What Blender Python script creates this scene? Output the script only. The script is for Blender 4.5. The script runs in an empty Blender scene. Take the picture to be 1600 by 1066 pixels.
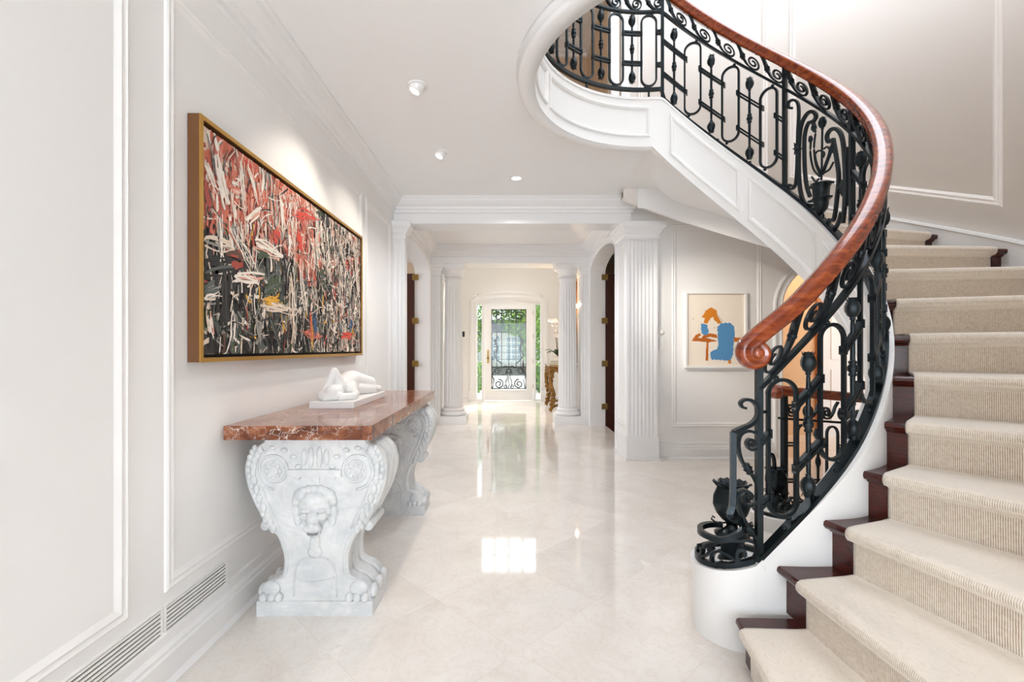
import bpy, bmesh, math, random
from mathutils import Vector, noise

# ------------------------------------------------------------------ camera, world, light, exposure
C = bpy.context.scene.collection
SC = bpy.context.scene
F, CX, CY, H = 725.0, 795.0, 545.0, 1.25          # focal length and principal point in pixels of a 1600x1066 frame, eye height
cam = bpy.data.cameras.new('camera'); cam_o = bpy.data.objects.new('camera', cam); C.objects.link(cam_o)
cam_o.location = (0, 0, H); cam_o.rotation_euler = (math.pi/2, 0, 0)
cam.sensor_width = 36; cam.lens = 36*F/1600
cam.shift_x = (800-CX)/1600; cam.shift_y = (CY-533)/1600
cam.clip_start = .05; cam.clip_end = 200
SC.camera = cam_o
SC.view_settings.view_transform = 'Standard'
SC.view_settings.look = 'None'
SC.view_settings.exposure = 0.16
SC.cycles.max_bounces = 18; SC.cycles.diffuse_bounces = 10
SC.view_settings.gamma = 1
SC.view_settings.use_curve_mapping = False
W = bpy.data.worlds.new('sky'); SC.world = W; W.use_nodes = True
bg = W.node_tree.nodes['Background']
bg.inputs['Color'].default_value = (.86, .94, 1.0, 1); bg.inputs['Strength'].default_value = 2.2

def area(name, loc, target, sx, sy, power, col=(1, 1, 1), shape='RECTANGLE'):
    l = bpy.data.lights.new(name, 'AREA'); l.shape = shape; l.size = sx; l.size_y = sy; l.energy = power; l.color = col
    o = bpy.data.objects.new(name, l); C.objects.link(o); o.location = loc
    o.rotation_euler = (Vector(target)-Vector(loc)).to_track_quat('-Z', 'Y').to_euler()
    return o
def spot(name, loc, target, power, deg, col=(1, .90, .77), blend=.6, rad=.04):
    l = bpy.data.lights.new(name, 'SPOT'); l.energy = power; l.spot_size = math.radians(deg); l.spot_blend = blend
    l.color = col; l.shadow_soft_size = rad
    o = bpy.data.objects.new(name, l); C.objects.link(o); o.location = loc
    o.rotation_euler = (Vector(target)-Vector(loc)).to_track_quat('-Z', 'Y').to_euler()
    return o
def point(name, loc, power, col=(1, .8, .6), rad=.05):
    l = bpy.data.lights.new(name, 'POINT'); l.energy = power; l.color = col; l.shadow_soft_size = rad
    o = bpy.data.objects.new(name, l); C.objects.link(o); o.location = loc
    return o

sun = bpy.data.lights.new('sun', 'SUN'); sun.energy = 7.0; sun.angle = .02; sun.color = (1, .95, .86)
sun_o = bpy.data.objects.new('sun', sun); C.objects.link(sun_o)
sun_o.rotation_euler = (math.radians(48), 0, math.radians(150))
area('daylight_back_windows', (0.0, -6.75, 1.6), (0.0, 5, 2.0), 2.4, 2.5, 185, (.84, .94, 1.06))
area('daylight_skylight', (2.0, 2.8, 5.7), (2.0, 2.8, 0), 2.0, 2.6, 66, (.87, .95, 1.05))  # added overhead area lamp, no opening above it; fills the stair well
area('daylight_fanlight', (0.0, 11.35, 4.0), (0.0, 6.0, 1.9), 2.4, 2.0, 62, (.92, .97, 1))
area('daylight_left_room', (-3.9, 6.5, 1.6), (0, 6.5, .9), 2.2, 2.2, 72, (.90, .965, 1.06))  # added area lamp in the side room, spills fill light into the vestibule
# added fill spots out of the camera's view: hall behind it, high foyer ceiling
for k, (x, y, w_) in enumerate(((-.2, -4.4, 680), (-.2, -2.6, 680), (-.1, -.9, 165))):
    spot('lamp_hall_%d' % k, (x, y, 2.91), (x, y, 0), w_, 74, (.92, .97, 1.05), .8, .05)
for k, y in enumerate((8.9, 10.1)): spot('lamp_foyer_%d' % k, (0, y, 5.25), (0, y, 0), 400, 46, (1, .955, .92), .8, .06)

# ------------------------------------------------------------------ helpers
def lin(r, g, b):
    f = lambda c: (c/255/12.92) if c/255 <= .04045 else ((c/255+.055)/1.055)**2.4
    return (f(r), f(g), f(b), 1)
class MB:
    def __init__(s): s.v = []; s.f = []; s.m = []; s.s = []
    def add(s, vs, fs, mi=0, smooth=False):
        o = len(s.v); s.v += [tuple(p) for p in vs]
        for f in fs: s.f.append([i+o for i in f]); s.m.append(mi); s.s.append(smooth)
    def hexa(s, p, mi=0):
        s.add(p, [(0, 3, 2, 1), (4, 5, 6, 7), (0, 1, 5, 4), (1, 2, 6, 5), (2, 3, 7, 6), (3, 0, 4, 7)], mi)
    def box(s, a, b, mi=0):
        (x0, y0, z0), (x1, y1, z1) = a, b
        s.hexa([(x0, y0, z0), (x1, y0, z0), (x1, y1, z0), (x0, y1, z0), (x0, y0, z1), (x1, y0, z1), (x1, y1, z1), (x0, y1, z1)], mi)
    def grid(s, rows, mi=0, smooth=True, cu=False, cv=False):
        n = len(rows[0]); m = len(rows); vs = [p for r in rows for p in r]; fs = []
        for i in range(m if cv else m-1):
            for j in range(n if cu else n-1):
                i2, j2 = (i+1) % m, (j+1) % n
                fs.append((i*n+j, i*n+j2, i2*n+j2, i2*n+j))
        s.add(vs, fs, mi, smooth)
    def prism(s, poly, M, d0, d1, mi=0, smooth=False):
        n = len(poly)
        vs = [M(u, v, d0) for u, v in poly]+[M(u, v, d1) for u, v in poly]
        s.add(vs, [tuple(range(n))[::-1], tuple(range(n, 2*n))], mi)
        o = len(s.v)-2*n
        for i in range(n):
            j = (i+1) % n; s.f.append([o+i, o+j, o+n+j, o+n+i]); s.m.append(mi); s.s.append(smooth)
    def sweep(s, pts, sec, ref=(0, 0, 1), closed=False, caps=True, smooth=True, scale=None, mi=0):
        pts = [Vector(p) for p in pts]; n = len(pts); rows = []
        for i in range(n):
            a = pts[i-1] if (i > 0 or closed) else None
            b = pts[(i+1) % n] if (i < n-1 or closed) else None
            ti = (pts[i]-a) if a is not None else None
            to = (b-pts[i]) if b is not None else None
            ti = ti.normalized() if ti is not None and ti.length > 1e-9 else None
            to = to.normalized() if to is not None and to.length > 1e-9 else None
            if ti is None: ti = to
            if to is None: to = ti
            t = ti+to
            t = t.normalized() if t.length > 1e-6 else to
            r = ref(i, pts[i]) if callable(ref) else ref
            r = Vector(r)
            bb = t.cross(r)
            if bb.length < 1e-6: bb = t.cross(Vector((.31, .83, .46)))
            bb.normalize(); nn = bb.cross(t).normalized()
            k = 1/max(.45, t.dot(ti))
            sc = scale(i/(n-1)) if scale else 1
            rows.append([pts[i]+bb*(p*k*sc)+nn*(q*sc) for p, q in sec])
        m = len(sec); o = len(s.v)
        s.grid(rows, mi, smooth, cu=True, cv=closed)
        if caps and not closed:
            s.f.append([o+j for j in range(m)][::-1]); s.m.append(mi); s.s.append(False)
            s.f.append([o+(n-1)*m+j for j in range(m)]); s.m.append(mi); s.s.append(False)
    def tube(s, pts, r, n=6, ref=(0, 0, 1), closed=False, scale=None, mi=0):
        s.sweep(pts, [(r*math.cos(2*math.pi*k/n), r*math.sin(2*math.pi*k/n)) for k in range(n)], ref, closed, True, True, scale, mi)
    def bar(s, pts, w, d, ref, closed=False, scale=None):
        s.sweep(pts, [(-w/2, -d/2), (w/2, -d/2), (w/2, d/2), (-w/2, d/2)], ref, closed, True, False, scale)
    def lathe(s, prof, n=24, org=(0, 0, 0), X=(1, 0, 0), Y=(0, 1, 0), Z=(0, 0, 1), mod=None, smooth=True, caps=True, mi=0):
        org, X, Y, Z = Vector(org), Vector(X), Vector(Y), Vector(Z); rows = []
        for r, z in prof:
            row = []
            for k in range(n):
                a = 2*math.pi*k/n; rr = r*(mod(a, z) if mod else 1)
                row.append(org+X*(rr*math.cos(a))+Y*(rr*math.sin(a))+Z*z)
            rows.append(row)
        o = len(s.v); s.grid(rows, mi, smooth, cu=True)
        if caps:
            s.f.append([o+k for k in range(n)][::-1]); s.m.append(mi); s.s.append(False)
            s.f.append([o+(len(prof)-1)*n+k for k in range(n)]); s.m.append(mi); s.s.append(False)
    def ball(s, c, rx, ry=None, rz=None, n=12, m=8, mi=0):
        ry = ry or rx; rz = rz or rx; rows = []
        for i in range(m+1):
            t = math.pi*i/m; t = min(max(t, .02), math.pi-.02)
            rows.append([(c[0]+rx*math.sin(t)*math.cos(2*math.pi*k/n), c[1]+ry*math.sin(t)*math.sin(2*math.pi*k/n), c[2]+rz*math.cos(t)) for k in range(n)])
        s.grid(rows, mi, True, cu=True)
    def frame(s, poly, prof, M, mi=0):
        # mitred moulding inside a polygon (counter-clockwise in u,v); prof = [(inset, height)]
        n = len(poly); rows = []
        def off(w):
            out = []
            for i in range(n):
                a, b, c = Vector(poly[i-1]), Vector(poly[i]), Vector(poly[(i+1) % n])
                d1, d2 = (b-a).normalized(), (c-b).normalized()
                n1, n2 = Vector((-d1.y, d1.x)), Vector((-d2.y, d2.x))
                k = (n1+n2); k = k/(1+n1.dot(n2))
                out.append(b+k*w)
            return out
        for w, h in prof: rows.append([M(p.x, p.y, h) for p in off(w)])
        s.grid(rows, mi, False, cu=True)
    def build(s, name, mats, parent=None, kind=None):
        me = bpy.data.meshes.new(name); me.from_pydata(s.v, [], s.f)
        for m in (mats if isinstance(mats, (list, tuple)) else [mats]): me.materials.append(m)
        me.polygons.foreach_set('material_index', s.m); me.polygons.foreach_set('use_smooth', s.s)
        bm = bmesh.new(); bm.from_mesh(me); bmesh.ops.recalc_face_normals(bm, faces=bm.faces); bm.to_mesh(me); bm.free()
        me.update()
        o = bpy.data.objects.new(name, me); C.objects.link(o)
        if parent: o.parent = parent; o.matrix_parent_inverse = parent.matrix_world.inverted()
        if kind: o['kind'] = kind
        return o
def tag(o, label, cat, group=None, kind=None):
    o['label'] = label; o['category'] = cat
    if group: o['group'] = group
    if kind: o['kind'] = kind
    return o
def thing(name, loc, label, cat, group=None, kind=None):
    o = bpy.data.objects.new(name, None); C.objects.link(o); o.location = loc; o.empty_display_size = .1
    bpy.context.view_layer.update()
    return tag(o, label, cat, group, kind)
def struct(name, mb, m, parent=None): return mb.build(name, m, parent, None if parent else 'structure')
def catmull(pts, k=6):
    P = [Vector(p) for p in pts]; out = []
    for i in range(len(P)-1):
        a = P[i-1] if i else P[0]*2-P[1]; b, c = P[i], P[i+1]; d = P[i+2] if i+2 < len(P) else P[-1]*2-P[-2]
        for j in range(k):
            t = j/k
            out.append(.5*((2*b)+(c-a)*t+(2*a-5*b+4*c-d)*t*t+(3*b-a-3*c+d)*t**3))
    out.append(P[-1]); return out

# ------------------------------------------------------------------ materials
def mat(name, col, rough=.5, metal=0., spec=.5, **k):
    m = bpy.data.materials.new(name); m.use_nodes = True; b = m.node_tree.nodes['Principled BSDF']
    b.inputs['Base Color'].default_value = col if len(col) == 4 else (*col, 1)
    b.inputs['Roughness'].default_value = rough; b.inputs['Metallic'].default_value = metal
    b.inputs['Specular IOR Level'].default_value = spec
    for n, v in k.items(): b.inputs[n.replace('_', ' ')].default_value = v
    return m
def nt(m): return m.node_tree, m.node_tree.nodes, m.node_tree.links, m.node_tree.nodes['Principled BSDF']
def node(m, t, **k):
    n = m.node_tree.nodes.new(t)
    for a, v in k.items():
        if a.startswith('i_'): n.inputs[a[2:].replace('_', ' ')].default_value = v
        else: setattr(n, a, v)
    return n
def math_(m, op, a, b=None, c=None):
    n = m.node_tree.nodes.new('ShaderNodeMath'); n.operation = op
    for i, x in enumerate((a, b, c)):
        if x is None: continue
        if isinstance(x, (int, float)): n.inputs[i].default_value = x
        else: m.node_tree.links.new(x, n.inputs[i])
    return n.outputs[0]
def ramp(m, fac, stops):
    r = m.node_tree.nodes.new('ShaderNodeValToRGB'); e = r.color_ramp.elements
    while len(e) < len(stops): e.new(.5)
    for i, (p, c) in enumerate(stops): e[i].position = p; e[i].color = c if len(c) == 4 else (*c, 1)
    m.node_tree.links.new(fac, r.inputs[0]); return r.outputs[0]
def mix(m, fac, a, b):
    n = m.node_tree.nodes.new('ShaderNodeMix'); n.data_type = 'RGBA'; L = m.node_tree.links
    for s, x in ((n.inputs[0], fac), (n.inputs[6], a), (n.inputs[7], b)):
        if isinstance(x, (int, float)): s.default_value = x
        elif isinstance(x, tuple): s.default_value = x if len(x) == 4 else (*x, 1)
        else: L.new(x, s)
    return n.outputs[2]
def noise_(m, scale, detail=4, rough=.55, dist=0, vec=None):
    n = node(m, 'ShaderNodeTexNoise'); n.inputs['Scale'].default_value = scale; n.inputs['Detail'].default_value = detail
    n.inputs['Roughness'].default_value = rough; n.inputs['Distortion'].default_value = dist
    if vec is not None: m.node_tree.links.new(vec, n.inputs['Vector'])
    return n.outputs[0]
def pos(m, scale=(1, 1, 1), rot=(0, 0, 0), obj=True):
    t = node(m, 'ShaderNodeTexCoord') if obj else node(m, 'ShaderNodeNewGeometry')
    mp = node(m, 'ShaderNodeMapping'); mp.inputs['Scale'].default_value = scale; mp.inputs['Rotation'].default_value = rot
    m.node_tree.links.new(t.outputs['Object' if obj else 'Position'], mp.inputs['Vector']); return mp.outputs[0]
def bump(m, h, strength=.2, dist=.01):
    b = node(m, 'ShaderNodeBump'); b.inputs['Strength'].default_value = strength; b.inputs['Distance'].default_value = dist
    m.node_tree.links.new(h, b.inputs['Height']); m.node_tree.links.new(b.outputs[0], nt(m)[3].inputs['Normal'])
def setcol(m, c): m.node_tree.links.new(c, nt(m)[3].inputs['Base Color'])

WALL = mat('wall paint cream', (.83, .82, .805), .55, spec=.3)
WALLUP = mat('upper wall paint', (.83, .785, .745), .55, spec=.3)
TRIM = mat('trim paint white', (.82, .815, .808), .34, spec=.45)
CEIL = mat('ceiling paint', (.88, .882, .885), .6, spec=.25)
WHITE = mat('white enamel', (.85, .845, .83), .3)
TAN = mat('tan wall paint', (.70, .55, .40), .6, spec=.2)
IRON = mat('black wrought iron', lin(32, 40, 44), .3, .65, .5)
h_ = noise_(IRON, 60, 3); bump(IRON, h_, .25, .002)
BRASS = mat('polished brass', lin(150, 124, 74), .34, 1.0)
GOLD = mat('antique gilding', lin(140, 104, 58), .38, .85)
GILT = mat('bright gilt edge', lin(206, 160, 84), .3, .9)
bump(GOLD, noise_(GOLD, 40, 3), .5, .006)
BLACK = mat('matt black', (.012, .012, .012), .6)
DARKDOOR = mat('dark mahogany door', lin(58, 22, 12), .3)
DARKWOOD = mat('dark mahogany', lin(62, 20, 14), .22)
n_ = noise_(DARKWOOD, 14, 5, .6, .4, pos(DARKWOOD, (1, 1, 9))); setcol(DARKWOOD, ramp(DARKWOOD, n_, [(.3, lin(44, 13, 9)), (.7, lin(84, 30, 20))]))
RAILWOOD = mat('polished mahogany handrail', lin(150, 58, 24), .2, Coat_Weight=.6, Coat_Roughness=.06)
n_ = noise_(RAILWOOD, 5, 6, .62, .8, pos(RAILWOOD, (2, 2, 7))); setcol(RAILWOOD, ramp(RAILWOOD, n_, [(.28, lin(84, 25, 11)), (.5, lin(138, 56, 20)), (.74, lin(176, 88, 34))]))
FRAMEWOOD = mat('walnut frame side', lin(104, 66, 34), .4)
CARAMEL = mat('caramel wood', lin(170, 110, 58), .4)
STATUE = mat('white carved marble', (.76, .75, .735), .42)

# pale marble floor: diagonal tiles with small square insets
FLOOR = mat('cream marble floor', (.7, .62, .53), .07, spec=.85)
def floor_mat():
    m = FLOOR; T, N, L, B = nt(m)
    g = node(m, 'ShaderNodeNewGeometry'); sep = node(m, 'ShaderNodeSeparateXYZ'); L.new(g.outputs['Position'], sep.inputs[0])
    a = .785
    u = math_(m, 'DIVIDE', math_(m, 'SUBTRACT', sep.outputs[0], .042), a); v = math_(m, 'DIVIDE', math_(m, 'SUBTRACT', sep.outputs[1], 1.91), a)
    p = math_(m, 'ADD', u, v); q = math_(m, 'SUBTRACT', u, v)
    def edge(x, h=.5):   # distance to the nearest grid line
        return math_(m, 'SUBTRACT', h, math_(m, 'ABSOLUTE', math_(m, 'SUBTRACT', math_(m, 'FRACT', x), .5)))
    d = math_(m, 'MINIMUM', edge(p), edge(q))
    joint = math_(m, 'LESS_THAN', d, .0026)
    cu = math_(m, 'LESS_THAN', edge(u), .064); cv = math_(m, 'LESS_THAN', edge(v), .064)
    ins = math_(m, 'MULTIPLY', cu, cv)
    cmb = node(m, 'ShaderNodeCombineXYZ'); L.new(math_(m, 'FLOOR', p), cmb.inputs[0]); L.new(math_(m, 'FLOOR', q), cmb.inputs[1]); L.new(ins, cmb.inputs[2])
    wn = node(m, 'ShaderNodeTexWhiteNoise', noise_dimensions='3D'); L.new(cmb.outputs[0], wn.inputs['Vector'])
    off = node(m, 'ShaderNodeVectorMath', operation='MULTIPLY_ADD'); L.new(wn.outputs['Color'], off.inputs[0]); off.inputs[1].default_value = (9, 9, 9); L.new(g.outputs['Position'], off.inputs[2])
    n1 = noise_(m, 1.6, 7, .62, 1.4, off.outputs[0]); n2 = noise_(m, 7, 6, .6, 2.2, off.outputs[0])
    col = ramp(m, n1, [(.3, lin(226, 219, 211)), (.5, lin(233, 227, 220)), (.72, lin(239, 235, 229))])
    vein = ramp(m, n2, [(.46, (0, 0, 0)), (.5, (1, 1, 1)), (.54, (0, 0, 0))])
    col = mix(m, math_(m, 'MULTIPLY', vein, .16), col, lin(196, 176, 152))
    tone = math_(m, 'MULTIPLY_ADD', wn.outputs['Value'], .07, .95)
    hs = node(m, 'ShaderNodeHueSaturation'); L.new(col, hs.inputs['Color']); L.new(tone, hs.inputs['Value'])
    col = mix(m, math_(m, 'MULTIPLY', math_(m, 'MULTIPLY', joint, .45), math_(m, 'SUBTRACT', 1, ins)), hs.outputs[0], lin(206, 192, 175))
    setcol(m, col)
    L.new(math_(m, 'MULTIPLY_ADD', n2, .04, .035), B.inputs['Roughness'])
floor_mat()

# rosso marble of the console top
ROSSO = mat('red brown marble', lin(140, 78, 52), .12, spec=.4)
def rosso():
    m = ROSSO; T, N, L, B = nt(m); p = pos(m, (1, 1, 1))
    n1 = noise_(m, 8, 8, .68, 1.2, p)
    col = ramp(m, n1, [(.28, lin(56, 26, 18)), (.40, lin(104, 56, 36)), (.5, lin(136, 80, 52)), (.6, lin(158, 104, 74)), (.7, lin(112, 84, 70))])
    vo = node(m, 'ShaderNodeTexVoronoi', feature='DISTANCE_TO_EDGE'); vo.inputs['Scale'].default_value = 13
    wv = node(m, 'ShaderNodeVectorMath', operation='MULTIPLY_ADD'); nz = node(m, 'ShaderNodeTexNoise'); nz.inputs['Scale'].default_value = 11; nz.inputs['Detail'].default_value = 5
    L.new(p, nz.inputs['Vector']); L.new(nz.outputs['Color'], wv.inputs[0]); wv.inputs[1].default_value = (.45, .45, .45); L.new(p, wv.inputs[2]); L.new(wv.outputs[0], vo.inputs['Vector'])
    vein = ramp(m, vo.outputs['Distance'], [(.0, (1, 1, 1)), (.045, (0, 0, 0))])
    patch = ramp(m, noise_(m, 5, 3, .5, 0, p), [(.44, (0, 0, 0)), (.56, (1, 1, 1))])
    f = math_(m, 'MULTIPLY', vein, patch)
    col = mix(m, math_(m, 'MULTIPLY', f, .9), col, lin(232, 222, 212))
    blot = ramp(m, noise_(m, 9, 3, .5, .6, p), [(.68, (0, 0, 0)), (.74, (1, 1, 1))])
    col = mix(m, math_(m, 'MULTIPLY', blot, .6), col, lin(224, 190, 160))
    dk = ramp(m, noise_(m, 13, 6, .7, 2.5, p), [(.485, (0, 0, 0)), (.5, (1, 1, 1)), (.515, (0, 0, 0))])
    col = mix(m, math_(m, 'MULTIPLY', dk, .5), col, lin(52, 24, 18)); setcol(m, col)
rosso()
CARRARA = mat('white veined marble', (.8, .8, .79), .42)
def carrara():
    m = CARRARA; p = pos(m, (1, 1, 1), (.4, .7, .3))
    n1 = noise_(m, 2.6, 9, .62, 1.8, p)
    v = ramp(m, n1, [(.44, (0, 0, 0)), (.5, (1, 1, 1)), (.56, (0, 0, 0))])
    n2 = noise_(m, 9, 6, .6, 0, p)
    col = ramp(m, n2, [(.3, lin(200, 202, 202)), (.7, lin(226, 227, 226))])
    col = mix(m, math_(m, 'MULTIPLY', v, .26), col, lin(170, 178, 186))
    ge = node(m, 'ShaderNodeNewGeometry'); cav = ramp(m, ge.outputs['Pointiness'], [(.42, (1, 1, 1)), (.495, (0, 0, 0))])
    col = mix(m, math_(m, 'MULTIPLY', cav, .8), col, lin(120, 124, 126)); setcol(m, col)      # shade painted into the carved recesses
    bump(m, noise_(m, 70, 4), .12, .004)
carrara()

# ------------------------------------------------------------------ stair geometry: everything turns about one centre
SX, SY = 1.056, 2.789                    # centre of the stair well
RISE, DTH, TH0 = .189, 11.36, -110.3     # riser, degrees per step, angle of step 0
NST = 17; LAND = RISE*NST
def ang(n): return TH0+DTH*n
def nose(th): return RISE*(th-TH0)/DTH   # height of the nosing line
THL = 80.0                               # where the flight meets the landing
def base(th): return min(nose(th), nose(THL))+.10
def pol(th, r, z=0.0):
    a = math.radians(th); return Vector((SX+r*math.cos(a), SY+r*math.sin(a), z))
def er(th): a = math.radians(th); return Vector((math.cos(a), math.sin(a), 0))
def et(th): a = math.radians(th); return Vector((-math.sin(a), math.cos(a), 0))
RI = .93                                 # radius of the iron railing
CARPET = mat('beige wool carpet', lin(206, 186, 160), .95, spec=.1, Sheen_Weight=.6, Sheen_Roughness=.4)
def carpet():
    m = CARPET; T, N, L, B = nt(m)
    g = node(m, 'ShaderNodeNewGeometry'); s = node(m, 'ShaderNodeVectorMath', operation='SUBTRACT'); L.new(g.outputs['Position'], s.inputs[0]); s.inputs[1].default_value = (SX, SY, 0)
    sep = node(m, 'ShaderNodeSeparateXYZ'); L.new(s.outputs[0], sep.inputs[0])
    r = math_(m, 'SQRT', math_(m, 'ADD', math_(m, 'POWER', sep.outputs[0], 2), math_(m, 'POWER', sep.outputs[1], 2)))
    w = noise_(m, 22, 3); r2 = math_(m, 'MULTIPLY_ADD', w, .006, r)
    rib_shade = math_(m, 'SINE', math_(m, 'MULTIPLY', r2, 2*math.pi/.0062))
    tuft = noise_(m, 260, 2)
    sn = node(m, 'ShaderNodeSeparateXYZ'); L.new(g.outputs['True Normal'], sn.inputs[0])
    rib_shade = math_(m, 'MULTIPLY', math_(m, 'SUBTRACT', rib_shade, .55), math_(m, 'SUBTRACT', 1, math_(m, 'ABSOLUTE', sn.outputs[2])))  # bias paints shade onto the upright riser faces; ribs fade on treads
    h = math_(m, 'MULTIPLY_ADD', rib_shade, .5, tuft)
    f = math_(m, 'MULTIPLY_ADD', rib_shade, .3, math_(m, 'MULTIPLY_ADD', tuft, .4, .33))
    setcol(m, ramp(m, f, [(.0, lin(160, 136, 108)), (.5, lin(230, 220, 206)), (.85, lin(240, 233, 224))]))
    bump(m, h, .2, .002)
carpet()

# ------------------------------------------------------------------ room shell
ZC = 2.93                    # ceiling of the ground floor
XL, XR = -1.29, 1.33         # hall side walls
YW = 5.27                    # wall with the framed print
YD = 11.05                   # front door wall
RO = 2.09                    # outer stair wall
def slab(name, a, b, m, kind='structure'):
    mb = MB(); mb.box(a, b); return mb.build(name, m, None, kind)
mb = MB(); mb.box((-6, -7.2, -.1), (6, YD+.2, 0)); struct('floor', mb, FLOOR)
slab('wall_left', (XL-.15, -7, 0), (XL, YW, 5.9), WALL)
mb = MB()      # back wall with two tall windows
for a, b in (((-1.44, 0), (-1.15, 5.9)), ((1.15, 0), (1.6, 5.9)), ((-1.15, 0), (1.15, .25)), ((-1.15, 2.8), (1.15, 5.9)), ((-.06, .25), (.06, 2.8))):
    mb.box((a[0], -7.1, a[1]), (b[0], -6.95, b[1]))
struct('wall_back', mb, WALL)
for x0, x1, nme in ((-1.15, -.06, 'window_3'), (.06, 1.15, 'window_4')):
    mb = MB()
    for k in range(4): x = x0+(x1-x0)*k/3; mb.box((x-.02, -7.06, .25), (x+.02, -7.0, 2.8))
    for k in range(6): z = .25+2.55*k/5; mb.box((x0, -7.06, z-.02), (x1, -7.0, z+.02))
    struct(nme, mb, TRIM)
slab('wall_right', (1.42, -7, 0), (1.6, .75, 5.9), WALL)

mb = MB(); rows = []          # curved outer wall of the stair well
for i in range(84):
    th = -80+166*i/83
    zb = 0 if th < -30 else nose(th)-.42
    rows.append([pol(th, RO, zb), pol(th, RO, 5.9), pol(th, RO+.12, 5.9), pol(th, RO+.12, zb)])
mb.grid(rows, 0, True, cu=True); o = struct('wall_stairwell', mb, WALLUP)
for p in o.data.polygons: p.use_smooth = abs(p.normal.z) < .5

def ray_rect(th, x0, x1, y0, y1):
    a = math.radians(th); c, s = math.cos(a), math.sin(a); t = 1e9
    if c > 1e-9: t = min(t, (x1-SX)/c)
    if c < -1e-9: t = min(t, (x0-SX)/c)
    if s > 1e-9: t = min(t, (y1-SY)/s)
    if s < -1e-9: t = min(t, (y0-SY)/s)
    return t
RCO = .985
ths = sorted(set([80+181*i/78 for i in range(79)]+[math.degrees(math.atan2(YW-SY, XL-SX)), 360+math.degrees(math.atan2(-7-SY, XL-SX))]))
mb = MB(); up = MB(); r1 = []; r2 = []
for th in ths:
    t = ray_rect(th, XL, 1.42, -7, YW)
    r1.append([pol(th, RCO, ZC), pol(th, t, ZC)]); r2.append([pol(th, .90, LAND), pol(th, t, LAND)])
mb.grid(r1, 0, False)
mb.box((XL-.1, YW-.02, ZC), (XR+.1, 8.05, ZC+.1))
struct('ceiling', mb, CEIL)
up.grid(r2, 0, False); up.box((XL, YW, LAND-.12), (2.2, 7.0, LAND)); struct('floor_upper', up, TAN)
mb = MB(); rows = []          # ceiling beyond the curved wall
for i in range(60):
    th = -84+168*i/59; t = max(ray_rect(th, XL, 4.6, .6, YW), RO+.15)
    rows.append([pol(th, RO+.06, ZC), pol(th, t+.05, ZC)])
mb.grid(rows, 0, False); struct('ceiling_lower', mb, CEIL)
slab('wall_under_right', (4.6, .5, 0), (4.7, YW, 3), WALL); slab('wall_under_front', (1.6, .5, 0), (4.7, .6, 3), WALL)
slab('ceiling_upper', (-1.45, -7.1, 5.76), (4.0, 7.1, 5.9), CEIL)

# upstairs hall seen through the balcony
slab('wall_upper_back', (-1.45, 6.8, LAND), (2.2, 6.95, 5.76), TAN)
slab('wall_upper_left', (XL-.15, YW, LAND), (XL, 6.8, 5.76), TAN)
slab('wall_upper_right', (1.16, 4.9, LAND), (1.3, 6.8, 5.76), TAN)
CROWN = [(0, 0), (.125, 0), (.125, -.018), (.108, -.026), (.098, -.05), (.07, -.082), (.04, -.098), (.034, -.12), (.018, -.128), (.018, -.16), (0, -.165)]
BASEP = [(0, 0), (.05, 0), (.05, .012), (.034, .03), (.034, .115), (.026, .122), (.026, .135), (.014, .15), (.014, .185), (0, .19)]
def run(name, path, prof, z, m=TRIM, closed=False):
    mb = MB(); mb.sweep([(x, y, z) for x, y in path], prof, (0, 0, 1), closed, True, False); return mb.build(name, m, None, 'structure')
run('trim_31', [(XL, 5.3), (XL, 6.8), (1.16, 6.8), (1.16, 4.9)], [(p*1.5, q*1.5) for p, q in CROWN], 5.76)
mb = MB()                     # casing where the curved wall ends
for th in (85.5, 88.5):
    p = pol(th, RO-.03); mb.hexa([pol(th-1.2, RO-.035, LAND), pol(th+1.2, RO-.035, LAND), pol(th+1.2, RO+.14, LAND), pol(th-1.2, RO+.14, LAND),
                                  pol(th-1.2, RO-.035, 5.76), pol(th+1.2, RO-.035, 5.76), pol(th+1.2, RO+.14, 5.76), pol(th-1.2, RO+.14, 5.76)])
struct('trim_32', mb, TRIM)
mb = MB(); mb.box((-.1, 6.72, LAND), (-.02, 6.8, 5.3)); mb.box((.62, 6.72, LAND), (.72, 6.8, 5.3)); mb.box((-.1, 6.72, 5.22), (.72, 6.8, 5.32)); struct('trim_33', mb, TRIM)

# crowns and baseboards of the hall
run('trim_1', [(XL, -7), (XL, 5.2), (1.37, 5.2), (1.37, YW)], CROWN, ZC)
run('baseboard_left', [(XL, -7), (XL, 5.2)], BASEP, 0)
run('baseboard_right', [(1.67, YW), (3.0, YW)], BASEP, 0)
run('trim_2', [(XL, 5.5), (XL, 7.6), (XR, 7.6), (XR, 5.5)], [(p*1.2, q*1.05) for p, q in CROWN], ZC, closed=True)

# panel mouldings
PANEL = [(0, 0), (.004, .008), (.012, .012), (.019, .008), (.026, .006), (.036, .011), (.043, .007), (.05, .003), (.056, 0)]
Mleft = lambda u, v, d: Vector((XL+d, u, v))
Mback = lambda u, v, d: Vector((u, YW-d, v))
def panel(name, poly, M, m=TRIM, prof=PANEL):
    mb = MB(); mb.frame(poly, prof, M); return mb.build(name, m, None, 'structure')
def rect(u0, u1, v0, v1): return [(u0, v0), (u1, v0), (u1, v1), (u0, v1)]
panel('trim_3', rect(1.735, 4.05, .335, 2.62), Mleft, WALL)
panel('trim_4', rect(4.17, 5.02, .335, 2.62), Mleft, WALL)
panel('trim_5', rect(-.9, 1.57, .335, 2.62), Mleft, WALL)
panel('trim_6', rect(1.85, 2.87, .36, 2.66), Mback, WALL)

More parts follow.
